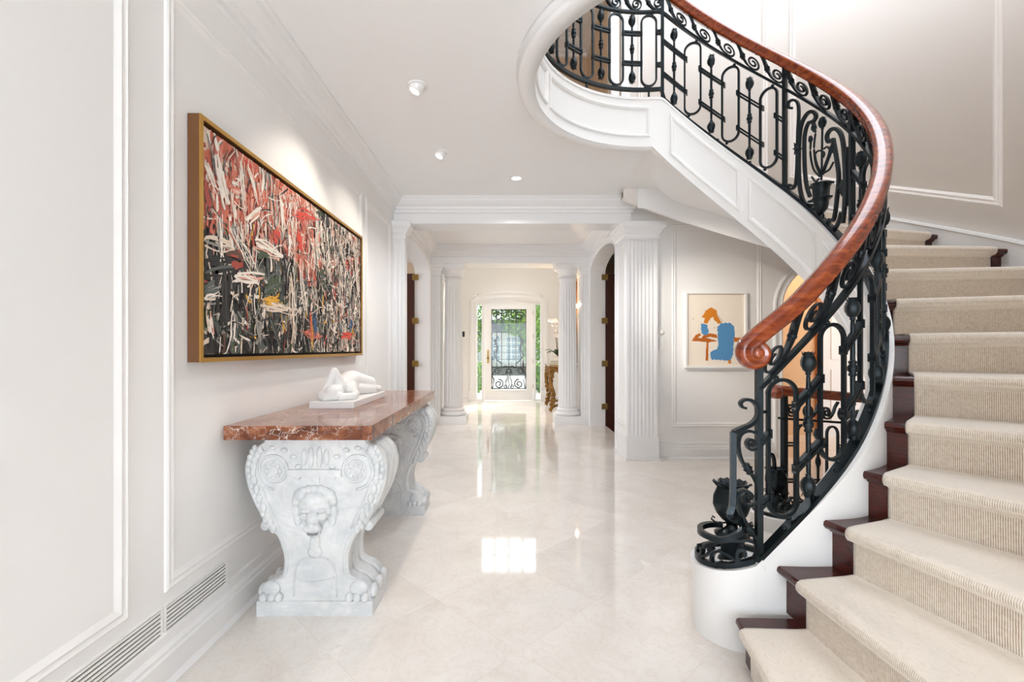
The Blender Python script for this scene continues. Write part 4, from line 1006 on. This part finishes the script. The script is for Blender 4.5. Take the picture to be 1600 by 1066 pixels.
for i in range(420):       # broad ground
    u, v = rng.random(), rng.random(); k = pick(u, v)
    if k in ('white', 'yellow', 'blue', 'red') and rng.random() < .6: k = 'salmon' if (v > .55 and u < .6) else 'soot'
    stroke(y0+u*(y1-y0), z0+v*(z1-z0), rng.uniform(.12, .30), rng.uniform(.05, .11), rng.choice([0, math.pi/2])+rng.uniform(-.35, .35), PK.index(k), .0006+i*4e-6)
for i in range(1900):
    u, v = rng.random(), rng.random(); k = pick(u, v)
    vert = rng.random() < (.75 if u > .45 or v > .5 else .5)
    stroke(y0+u*(y1-y0), z0+v*(z1-z0), rng.uniform(.03, .13)*(1.1 if vert else .8), rng.uniform(.005, .024), (math.pi/2+rng.gauss(0, .22)) if vert else rng.uniform(-.8, .8), PK.index(k), .0028+i*1.3e-6)
for i in range(1000):       # thin dark and pale streaks
    u, v = rng.random()**.8, rng.random(); k = rng.choice(['white', 'pink', 'cream', 'salmon', 'black']) if v > .55 and u < .5 else rng.choice(['black', 'black', 'white', 'soot', 'cream', 'grey'])
    stroke(y0+u*(y1-y0), z0+v*(z1-z0), rng.uniform(.04, .16), rng.uniform(.003, .010), math.pi/2+rng.gauss(0, .35) if rng.random() < .75 else rng.uniform(-1, 1), PK.index(k), .0064+i*.5e-6)
def Z7(x, y): px, py = 270+x/2.5375, 160+y/2.5375; Y = F*1.245/(CX-px); return Y, H-(py-CY)*Y/F
def ks(x0_, y0_, x1_, y1_, w, k, h=.0076):
    a, b = Z7(x0_, y0_), Z7(x1_, y1_); dy, dz = b[0]-a[0], b[1]-a[1]
    L = math.hypot(dy, dz); an = math.atan2(dz, dy); alt = {'white': ['cream', 'grey', 'pink'], 'black': ['soot', 'slate'], 'red': ['brick', 'salmon'], 'cream': ['white', 'grey'], 'brick': ['salmon', 'umber'], 'green': ['black', 'slate'], 'slate': ['grey', 'soot'], 'pink': ['white', 'salmon']}.get(k, [k])
    for q in range(9):
        o_ = rng.uniform(-.5, .5)*w*.9; t = rng.uniform(-.18, .18)*L; kk = k if rng.random() < .72 else rng.choice(alt)
        stroke((a[0]+b[0])/2-math.sin(an)*o_+math.cos(an)*t, (a[1]+b[1])/2+math.cos(an)*o_+math.sin(an)*t, L*rng.uniform(.45, 1.0), w*rng.uniform(.12, .35), an+rng.gauss(0, .07), PK.index(kk), h+q*1e-5)
for q in ((115, 210, 180, 360, .035, 'white'), (165, 190, 215, 430, .05, 'white'), (150, 180, 165, 300, .012, 'black'), (185, 440, 192, 620, .035, 'white'), (215, 460, 330, 680, .02, 'white'), (270, 250, 285, 440, .025, 'white'), (300, 260, 335, 400, .025, 'white'),
          (290, 480, 350, 430, .05, 'white'), (310, 560, 430, 610, .05, 'white'), (235, 690, 355, 705, .05, 'white'), (420, 350, 440, 520, .03, 'white'), (478, 380, 482, 600, .03, 'white'), (110, 660, 290, 650, .07, 'black'), (205, 650, 200, 880, .09, 'black'),
          (490, 540, 515, 545, .12, 'red'), (400, 520, 420, 540, .1, 'red'), (450, 440, 560, 460, .03, 'red'), (360, 790, 425, 785, .045, 'yellow'), (365, 730, 420, 700, .1, 'green'), (580, 700, 605, 690, .12, 'green'), (330, 610, 380, 605, .05, 'green'),
          (110, 740, 195, 720, .05, 'slate'), (120, 780, 190, 760, .03, 'white'), (140, 830, 150, 920, .035, 'white'), (160, 840, 185, 930, .03, 'slate'), (330, 850, 350, 960, .03, 'grey'), (380, 850, 430, 980, .04, 'slate'), (360, 800, 480, 830, .04, 'cream'),
          (470, 640, 475, 980, .05, 'cream'), (500, 650, 530, 850, .03, 'white'), (560, 840, 565, 940, .07, 'blue'), (700, 870, 710, 900, .08, 'blue'), (545, 820, 548, 950, .02, 'red'), (670, 925, 710, 930, .05, 'red'), (510, 905, 590, 930, .03, 'salmon'), (550, 860, 552, 985, .025, 'yellow'),
          (220, 330, 270, 350, .05, 'pink'), (110, 300, 140, 420, .09, 'brick'), (220, 620, 280, 620, .1, 'brick'), (110, 540, 230, 570, .04, 'cream'), (570, 460, 575, 640, .02, 'white'), (610, 500, 612, 560, .03, 'white'), (660, 560, 690, 700, .015, 'white'), (720, 560, 735, 800, .04, 'cream'), (600, 640, 640, 800, .016, 'black'), (440, 560, 450, 800, .03, 'black')):
    ks(*q)
mb.build('canvas', [PC[k] for k in PK], pt)

# ------------------------------------------------------------------ framed print
PR = thing('framed_print', (2.35, YW, 1.46), 'white framed print with orange and blue brush shapes, hung inside the wall panel', 'picture', kind='thing')
X8 = lambda x, y: ((1060+x/6.66-CX)*(YW-.03)/F, H-(440+y/6.66-CY)*(YW-.03)/F)
(ax0, az1), (ax1, az0) = X8(72, 107), X8(712, 900)
PAPER = mat('cream print paper', lin(240, 228, 212), .6)
mb = MB(); w = .022
for a, b in (((ax0, az0), (ax0+w, az1)), ((ax1-w, az0), (ax1, az1)), ((ax0+w, az0), (ax1-w, az0+w)), ((ax0+w, az1-w), (ax1-w, az1))): mb.box((a[0], YW-.04, a[1]), (b[0], YW-.001, b[1]))
mb.build('frame', WHITE, PR)
mb = MB(); mb.box((ax0+w*.5, YW-.022, az0+w*.5), (ax1-w*.5, YW-.004, az1-w*.5)); pp = mb.build('print_sheet', PAPER, PR)
ORANGE = mat('orange ink', lin(214, 128, 28), .6); OCHRE = mat('ochre ink', lin(186, 98, 20), .6); BLUEINK = mat('blue ink', lin(84, 142, 190), .6)
rg = random.Random(4)
def blotch(name, pts, m, j=5, d=.0):
    P = [Vector(p) for p in pts]; out = []
    for i in range(len(P)):
        a, b = P[i], P[(i+1) % len(P)]; n = max(2, int((b-a).length/12))
        for k in range(n): q = a.lerp(b, k/n); out.append((q.x+rg.uniform(-j, j), q.y+rg.uniform(-j, j)))
    mb = MB(); mb.prism([X8(*p) for p in out], lambda u, v, dd: Vector((u, YW-.022-dd, v)), -.001, .0008+d); mb.build(name, m, pp)
blotch('brush_shape', [(245, 375), (290, 300), (340, 268), (400, 300), (405, 350), (455, 430), (420, 440), (375, 400), (368, 362), (330, 390), (305, 440), (265, 430), (278, 380)], ORANGE, 3)
blotch('brush_shape', [(140, 620), (180, 560), (225, 535), (240, 560), (200, 585), (245, 590), (260, 560), (330, 540), (400, 552), (412, 590), (330, 575), (290, 585), (410, 620), (330, 630), (315, 640), (312, 825), (285, 825), (296, 630), (220, 622)], OCHRE, 2, .0003)
blotch('brush_shape', [(580, 575), (610, 585), (645, 580), (650, 610), (620, 630), (580, 625)], OCHRE, 2, .0003); blotch('brush_shape', [(520, 810), (552, 810), (552, 852), (522, 852)], ORANGE, 2)
blotch('brush_shape', [(240, 440), (300, 450), (318, 490), (315, 540), (290, 555), (250, 545), (235, 500)], BLUEINK, 7, .0008)
blotch('brush_shape', [(405, 470), (440, 435), (540, 430), (585, 480), (590, 550), (575, 640), (580, 700), (575, 760), (545, 815), (480, 820), (400, 815), (350, 812), (332, 750), (370, 715), (410, 700), (420, 640), (412, 560)], BLUEINK, 7, .0008)
mb = MB(); mb.bar([Vector((*X8(405, 340), 0)).xzy + Vector((0, YW-.023, 0)), Vector((*X8(465, 415), 0)).xzy + Vector((0, YW-.023, 0))], .0025, .002, (0, 1, 0)); mb.build('ink_line', BLACK, pp)
mb = MB(); x, z = X8(160, 388); mb.ball((x, YW-.022, z), .006, .0015, .005, 8, 6); x, z = X8(378, 482); mb.ball((x, YW-.022, z), .006, .0015, .006, 8, 6); mb.build('ink_dot', OCHRE, pp)

# ------------------------------------------------------------------ small fixtures
PLATE = mat('white plastic', (.86, .85, .82), .3)
def sw():
    t = thing('light_switch', (1.735, YW, 1.30), 'white switch plate with paddle switches on the wall beside the fluted pilaster', 'light switch')
    mb = MB(); mb.box((1.70, YW-.011, 1.24), (1.772, YW, 1.372)); mb.build('switch_plate', PLATE, t)
    for z in (1.262, 1.288, 1.314, 1.34): mb = MB(); mb.box((1.72, YW-.017, z), (1.753, YW-.010, z+.018)); mb.build('switch_button', PLATE, t)
    mb = MB(); mb.lathe([(.026, 0), (.026, .008), (.018, .012), (.016, .02), (.001, .021)], 20, (1.738, YW, 1.432), (1, 0, 0), (0, 0, 1), (0, -1, 0)); o = mb.build('dimmer_knob', PLATE); tag(o, 'small round white wall dial just above the switch plate', 'dial')
sw()
t = thing('wall_keypad', (-1.08, YD, 1.58), 'small keypad with a black screen on the wall left of the front door', 'keypad')
mb = MB(); mb.box((-1.125, YD-.012, 1.50), (-1.035, YD, 1.67)); mb.build('housing', PLATE, t); mb = MB(); mb.box((-1.115, YD-.016, 1.53), (-1.05, YD-.011, 1.66)); mb.build('screen', BLACK, t)
def vent(y0, y1, label):
    t = thing('wall_vent', (XL, (y0+y1)/2, .23), label, 'vent', 'wall vents', 'thing')
    zA, zB = .178, .285
    mb = MB(); mb.box((XL-.002, y0, zA), (XL+.0015, y1, zB)); mb.build('vent_opening', mat('vent shadow grey', (.10, .085, .065), .8) if 'vent shadow grey' not in bpy.data.materials else bpy.data.materials['vent shadow grey'], t)
    mb = MB()
    for i in range(7): z = zA+(zB-zA)*(i+.5)/7; mb.box((XL, y0, z-.0042), (XL+.006, y1, z+.0042))
    mb.build('slats', WALL, t)
    mb = MB()
    for a, b in (((y0-.006, zA-.006), (y0, zB+.006)), ((y1, zA-.006), (y1+.006, zB+.006)), ((y0, zA-.006), (y1, zA)), ((y0, zB), (y1, zB+.006))): mb.box((XL, a[0], a[1]), (XL+.007, b[0], b[1]))
    mb.build('vent_frame', WALL, t)
vent(1.22, 1.715, 'slotted white wall vent low on the left wall, the one nearest the camera'); vent(1.74, 2.11, 'slotted white wall vent low on the left wall, the one nearest the console table')
BULB = bpy.data.materials.new('lit lamp lens'); BULB.use_nodes = True; b = BULB.node_tree.nodes['Principled BSDF']; b.inputs['Emission Color'].default_value = (1, .93, .82, 1); b.inputs['Emission Strength'].default_value = 3.5
def downlight(x, y, label, tilt=None, power=0, target=None):
    t = thing('recessed_light', (x, y, ZC), label, 'ceiling light', kind='thing')
    mb = MB(); mb.lathe([(.062, 0), (.064, -.006), (.056, -.008), (.046, -.004), (.046, 0)], 32, (x, y, ZC), caps=False); mb.build('trim_ring', WHITE, t)
    d = Vector((0, 0, -1)) if target is None else (Vector(target)-Vector((x, y, ZC))).normalized()
    X_ = d.cross(Vector((0, 1, 0))).normalized(); Y_ = d.cross(X_)
    if target is not None:
        mb = MB(); mb.lathe([(.044, -.03), (.046, .0), (.044, .03), (.038, .046), (.034, .046), (.032, .036)], 28, (x, y, ZC), X_, Y_, d, caps=False); mb.build('gimbal', WHITE, t)
        mb = MB(); mb.lathe([(.001, .037), (.033, .036)], 24, (x, y, ZC), X_, Y_, d, caps=False); mb.build('lens', BULB, t)
    else:
        mb = MB(); mb.lathe([(.001, -.003), (.046, -.002)], 24, (x, y, ZC), caps=False); mb.build('lens', BULB, t)
    if power: spot('lamp_'+str(round(y*10)), Vector((x, y, ZC))+d*.06, target or (x, y, 0), power, 84 if target else 150, (1, .90, .77) if target else (.95, .96, 1))
downlight(-.584, 2.96, 'tilted recessed spotlight in the ceiling over the console table, nearer the camera', power=36, target=(XL, 2.8, 1.35))
downlight(-.58, 3.97, 'tilted recessed spotlight in the ceiling beyond the far end of the painting', power=31, target=(XL, 3.5, 1.2))
downlight(.075, 4.57, 'small flush recessed light in the ceiling before the beam', power=78)
spot('lamp_print', (.35, 3.6, 2.9), (2.65, YW, 1.3), 210, 40, (1, .94, .84), .9)  # added spot with no fixture, brightens the wall around the print

# ------------------------------------------------------------------ foyer furniture
t = thing('gilded_console', (1.05, 9.5, 0), 'ornate gilded console table by the front door behind the right column', 'table', kind='thing')
mb = MB(); mb.box((.78, 8.92, .90), (XR-.01, 10.12, .93)); mb.build('tabletop', mat('dark console marble', lin(150, 120, 80), .15), t)
mb = MB(); mb.box((.82, 8.95, .80), (XR-.02, 10.09, .90))
rr = random.Random(3)
for i in range(60): mb.ball((.81+rr.uniform(-.015, .01), 8.95+1.14*i/59, .83+.05*math.sin(i*.9)), .03, .028, .03, 8, 6)
for i in range(16): mb.ball((.84+.45*i/15, 8.94, .83+.04*math.sin(i)), .028, .02, .03, 8, 6)
mb.build('apron', GOLD, t)
for y in (9.0, 10.04):
    for x in (.86, 1.24):
        mb = MB(); s = 1 if y > 9.5 else -1
        mb.tube(catmull([(x, y, .82), (x-.05, y+s*.02, .70), (x-.035, y, .52), (x+.02, y, .36), (x+.01, y, .2), (x-.03, y, .07), (x-.05, y, .03)], 5), .035, 8, scale=lambda f: 1.3-.75*f+.35*math.exp(-((f-1)/.08)**2))
        for k in range(9): z = .80-.09*k; mb.ball((x-.035+.018*math.sin(k*1.4), y+rr.uniform(-.02, .02), z), .036, .034, .045, 8, 6)
        mb.build('leg', GOLD, t)
mb = MB(); mb.tube(catmull([(.86, 9.0, .12), (1.05, 9.3, .16), (1.05, 9.52, .2), (1.05, 9.75, .16), (.86, 10.04, .12)], 5), .025, 8); mb.build('stretcher', GOLD, t)
PAGES = mat('book pages', (.8, .76, .66), .8)
z = .93
for i, (cname, col, h, label) in enumerate((('cloth green', lin(96, 110, 96), .03, 'pale green book at the bottom of the stack on the gilded console'), ('cloth cream', lin(206, 200, 186), .025, 'cream book in the middle of the stack on the gilded console'), ('cloth slate', lin(120, 128, 126), .022, 'slate grey book on top of the stack on the gilded console'))):
    x0, x1, ya, yb = .80+.01*i, 1.0-.015*i, 8.96+.01*i, 9.22-.02*i
    t = thing('book', ((x0+x1)/2, (ya+yb)/2, z), label, 'book', 'books on the gilded console')
    mb = MB(); mb.box((x0, ya, z), (x1, yb, z+.004)); mb.box((x0, ya, z+h-.004), (x1, yb, z+h)); mb.box((x1-.004, ya, z), (x1, yb, z+h)); mb.build('cover', mat(cname, col, .6), t)
    mb = MB(); mb.box((x0+.006, ya+.006, z+.004), (x1-.004, yb-.006, z+h-.004)); mb.build('pages', PAGES, t); z += h
oc = thing('orchid', (1.0, 9.45, .93), 'white potted orchid on the gilded console beside the front door', 'plant', kind='thing')
mb = MB(); mb.lathe([(.05, 0), (.085, .03), (.1, .09), (.09, .15), (.085, .16), (.075, .15), (.07, .13)], 28, (1.0, 9.45, .93)); mb.build('pot', mat('glazed white pot', (.8, .8, .78), .15), oc)
LEAF = mat('dark green leaf', lin(40, 62, 34), .35); PETAL = mat('white orchid petal', (.85, .83, .82), .5); STEMM = mat('brown flower stem', lin(92, 72, 44), .6)
for k in range(9):
    a = 2*math.pi*k/9+.3; L = .22+.04*(k % 3); rows = []
    for i in range(8):
        f_ = i/7; r = L*f_; zz = 1.09+.14*math.sin(f_*2.2)-.05*f_*(k % 2); wd = .034*math.sin(math.pi*min(1, f_*.9+.08))+.003
        rows.append([(1.0+r*math.cos(a)-w_*wd*math.sin(a), 9.45+r*math.sin(a)+w_*wd*math.cos(a), zz+abs(w_)*.012) for w_ in (-1, 0, 1)])
    mb = MB(); mb.grid(rows, 0, True); mb.build('leaf', LEAF, oc)
for dy, sx in ((-.02, -.06), (.05, .04)):
    pts = catmull([(1.0, 9.45+dy, 1.08), (.98+sx*.3, 9.45+dy, 1.4), (.96+sx*.6, 9.44+dy, 1.65), (.93+sx, 9.4+dy, 1.82), (.88+sx, 9.34+dy, 1.84)], 6); mb = MB(); mb.tube(pts, .006, 6); s_ = mb.build('flower_stem', STEMM, oc)
    for k in range(6):
        c = pts[-1-3*k]; mb = MB()
        for q in range(5):
            a = 2*math.pi*q/5+.3*k; e1 = Vector((math.sin(.6*k)*.3*math.cos(a)+math.cos(a)*.9, -.3, math.sin(a))).normalized(); e2 = e1.cross(Vector((0, 1, 0))).normalized()
            b_ = Vector(c)+Vector((0, -.02, -.02)); mb.add([b_, b_+e1*.03+e2*.022, b_+e1*.055, b_+e1*.03-e2*.022, b_+Vector((0, -.006, 0))], [(0, 1, 4), (1, 2, 4), (2, 3, 4), (3, 0, 4)], 0, True)
        mb.build('flower', PETAL, s_)
t = thing('mirror', (XR, 9.5, 1.7), 'tall mirror in a dark carved frame on the wall above the gilded console', 'mirror', kind='thing')
mb = MB()
for a, b in (((8.78, .98), (8.88, 2.6)), ((10.1, .98), (10.2, 2.6)), ((8.88, .98), (10.1, 1.08)), ((8.88, 2.5), (10.1, 2.6))): mb.box((XR-.05, a[0], a[1]), (XR, b[0], b[1]))
mb.build('frame', FRAMEWOOD, t); mb = MB(); mb.box((XR-.02, 8.86, 1.06), (XR-.012, 10.12, 2.52)); mb.build('mirror_glass', mat('silvered glass', (.9, .9, .9), .02, 1.0), t)
t = thing('wall_sconce', (XR, 8.35, 1.85), 'gilt candle wall sconce with crystal drops, lit, beyond the right column', 'wall lamp', kind='thing')
mb = MB(); mb.prism([(8.31, 1.62), (8.39, 1.62), (8.41, 1.9), (8.37, 2.15), (8.35, 2.2), (8.33, 2.15), (8.29, 1.9)], Mfl, 0, .02); mb.build('backplate', GOLD, t)
for dy in (-.10, 0, .10):
    e = (XR-.14-.03*(dy == 0), 8.35+dy, 1.86)
    mb = MB(); mb.tube(catmull([(XR-.01, 8.35, 1.78), (XR-.06, 8.35+dy*.4, 1.70), (XR-.12, 8.35+dy*.8, 1.74), e], 5), .008, 6); a_ = mb.build('arm', GOLD, t)
    mb = MB(); mb.lathe([(.012, 0), (.034, .012), (.036, .02), (.012, .02), (.012, .1), (.002, .105)], 14, e); mb.build('candle_cup', GOLD, a_)
    mb = MB(); mb.lathe([(.006, 0), (.018, .02), (.02, .045), (.012, .08), (.002, .11)], 12, (e[0], e[1], e[2]+.10)); mb.build('bulb', BULB, a_)
    CR = bpy.data.materials.get('crystal drop') or mat('crystal drop', (.95, .95, .95), .03, Transmission_Weight=.8)
    for k in range(4):
        mb = MB(); mb.lathe([(.001, 0), (.010, -.012), (.012, -.03), (.001, -.055)], 6, (e[0]+.03*math.cos(k*1.57), e[1]+.03*math.sin(k*1.57), e[2]-.005-.05*(k % 2)), smooth=False); mb.build('crystal', CR, a_)
    point('lamp_sconce', (e[0], e[1], e[2]+.17), 15, (1, .68, .38), .03)

# ------------------------------------------------------------------ garden seen through the front door
GRASS = mat('driveway paving', lin(214, 202, 196), .8)
mb = MB(); mb.box((-30, YD+.2, -.3), (30, 45, -.06)); struct('ground_outside', mb, GRASS)
LF = [mat('leaf green %d' % i, lin(*c), .5, Transmission_Weight=0) for i, c in enumerate(((122, 158, 62), (92, 134, 54), (168, 196, 92), (58, 94, 42)))]
for m_ in LF: m_.node_tree.nodes['Principled BSDF'].inputs['Subsurface Weight'].default_value = 0
BARK = mat('grey bark', lin(92, 80, 66), .9); HOUSE = mat('pale stone house', lin(222, 224, 224), .8); PANE = mat('dark window glass', lin(150, 170, 184), .15); ROOF = mat('slate roof', lin(110, 112, 116), .8)
def leaf_cloud(fn, n, size, seed):
    r = random.Random(seed); mb = MB()
    for i in range(n):
        p = Vector(fn(r)); a = Vector((r.gauss(0, 1), r.gauss(0, 1), r.gauss(0, .6))).normalized(); b = a.cross(Vector((r.random()-.5, r.random()-.5, r.random()))).normalized(); s = size*r.uniform(.6, 1.3)
        mb.add([p-a*s, p+b*s*.5, p+a*s, p-b*s*.5], [(0, 1, 2, 3)], r.choice([0, 0, 1, 1, 2, 3]))
    return mb
def tree(x, y, h, z0, r, seed, label, n=2600, size=.12):
    t = thing('garden_tree', (x, y, -.06), label, 'tree', kind='thing')
    mb = MB(); mb.tube([(x, y, -.08), (x+.03, y, h*.3), (x-.03, y, h*.6), (x, y, h*.9)], .03+.03*r, 8, scale=lambda f: 1.1-.8*f); mb.build('trunk', BARK, t)
    def f(q):
        while True:
            u = Vector((q.uniform(-1, 1), q.uniform(-1, 1), q.uniform(-1, 1)))
            if .3 < u.length < 1: break
        return (x+u.x*r, y+u.y*r, (z0+h)/2+u.z*(h-z0)/2)
    leaf_cloud(f, n, size, seed).build('foliage', LF, t)
tree(.7, 22.7, 6.4, 1.75, 1.85, 1, 'broad green tree shading the driveway before the pale house', 4600)
tree(-2.9, 20.3, 5.4, .9, 1.4, 2, 'green tree at the handle side of the driveway, seen through the left sidelight', 3000)
tree(4.4, 20.5, 5.4, .4, 1.5, 3, 'green tree at the hinge side of the driveway, seen through the right sidelight', 3000)
tree(.80, 17.5, 3.2, .5, .42, 4, 'slender green shrub by the drive, seen through the right edge of the door glass', 1500, .06)
tree(1.35, 18.5, 3.6, .3, .5, 5, 'slender green shrub by the drive, seen through the right sidelight', 1500, .06)
tree(-1.35, 18.5, 3.6, 1.0, .5, 6, 'slender green shrub by the drive, seen through the left sidelight', 1500, .06)
for x, lab in ((-1.4, 'clipped green hedge outside the left sidelight'), (1.4, 'clipped green hedge outside the right sidelight')):
    t = thing('hedge', (x, 15.5, -.06), lab, 'hedge', kind='thing'); s = 1 if x > 0 else -1
    leaf_cloud(lambda q: (x+q.uniform(-.55, .55), q.uniform(13.6, 16.9), q.uniform(-.06, .8)), 2600, .05, 40+s).build('foliage', LF, t)
    mb = MB(); mb.box((x-.5, 13.65, -.06), (x+.5, 16.85, .72)); mb.build('dense_core', LF[3], t)
bd = thing('house', (-.3, 25.5, -.06), 'pale house across the driveway seen through the front door glass', 'building', kind='thing')
mb = MB(); mb.box((-4.2, 25, -.06), (3.4, 30, 2.1)); mb.build('wall', HOUSE, bd)
mb = MB(); mb.prism([(-4.5, 2.1), (3.7, 2.1), (2.6, 2.8), (-3.4, 2.8)], lambda u, v, d: Vector((u, 24.7+d, v)), 0, 5.4); mb.build('roof', ROOF, bd)
for i in range(6):
    x = -3.6+1.15*i; mb = MB(); mb.box((x, 24.95, .6), (x+.85, 25.02, 1.9)); w_ = mb.build('window', PANE, bd); mb = MB()
    for k in range(4): mb.box((x+.85*k/3-.02, 24.92, .6), (x+.85*k/3+.02, 24.96, 1.9))
    for k in range(5): mb.box((x, 24.92, .6+1.3*k/4-.02), (x+.85, 24.96, .6+1.3*k/4+.02))
    mb.build('window_frame', WHITE, w_)
mb = MB(); mb.box((-6, 23.6, -.06), (6, 23.9, .35)); o = mb.build('garden_wall', mat('grey garden wall', lin(120, 122, 120), .9)); tag(o, 'low grey garden wall in front of the pale house', 'wall', kind='thing')
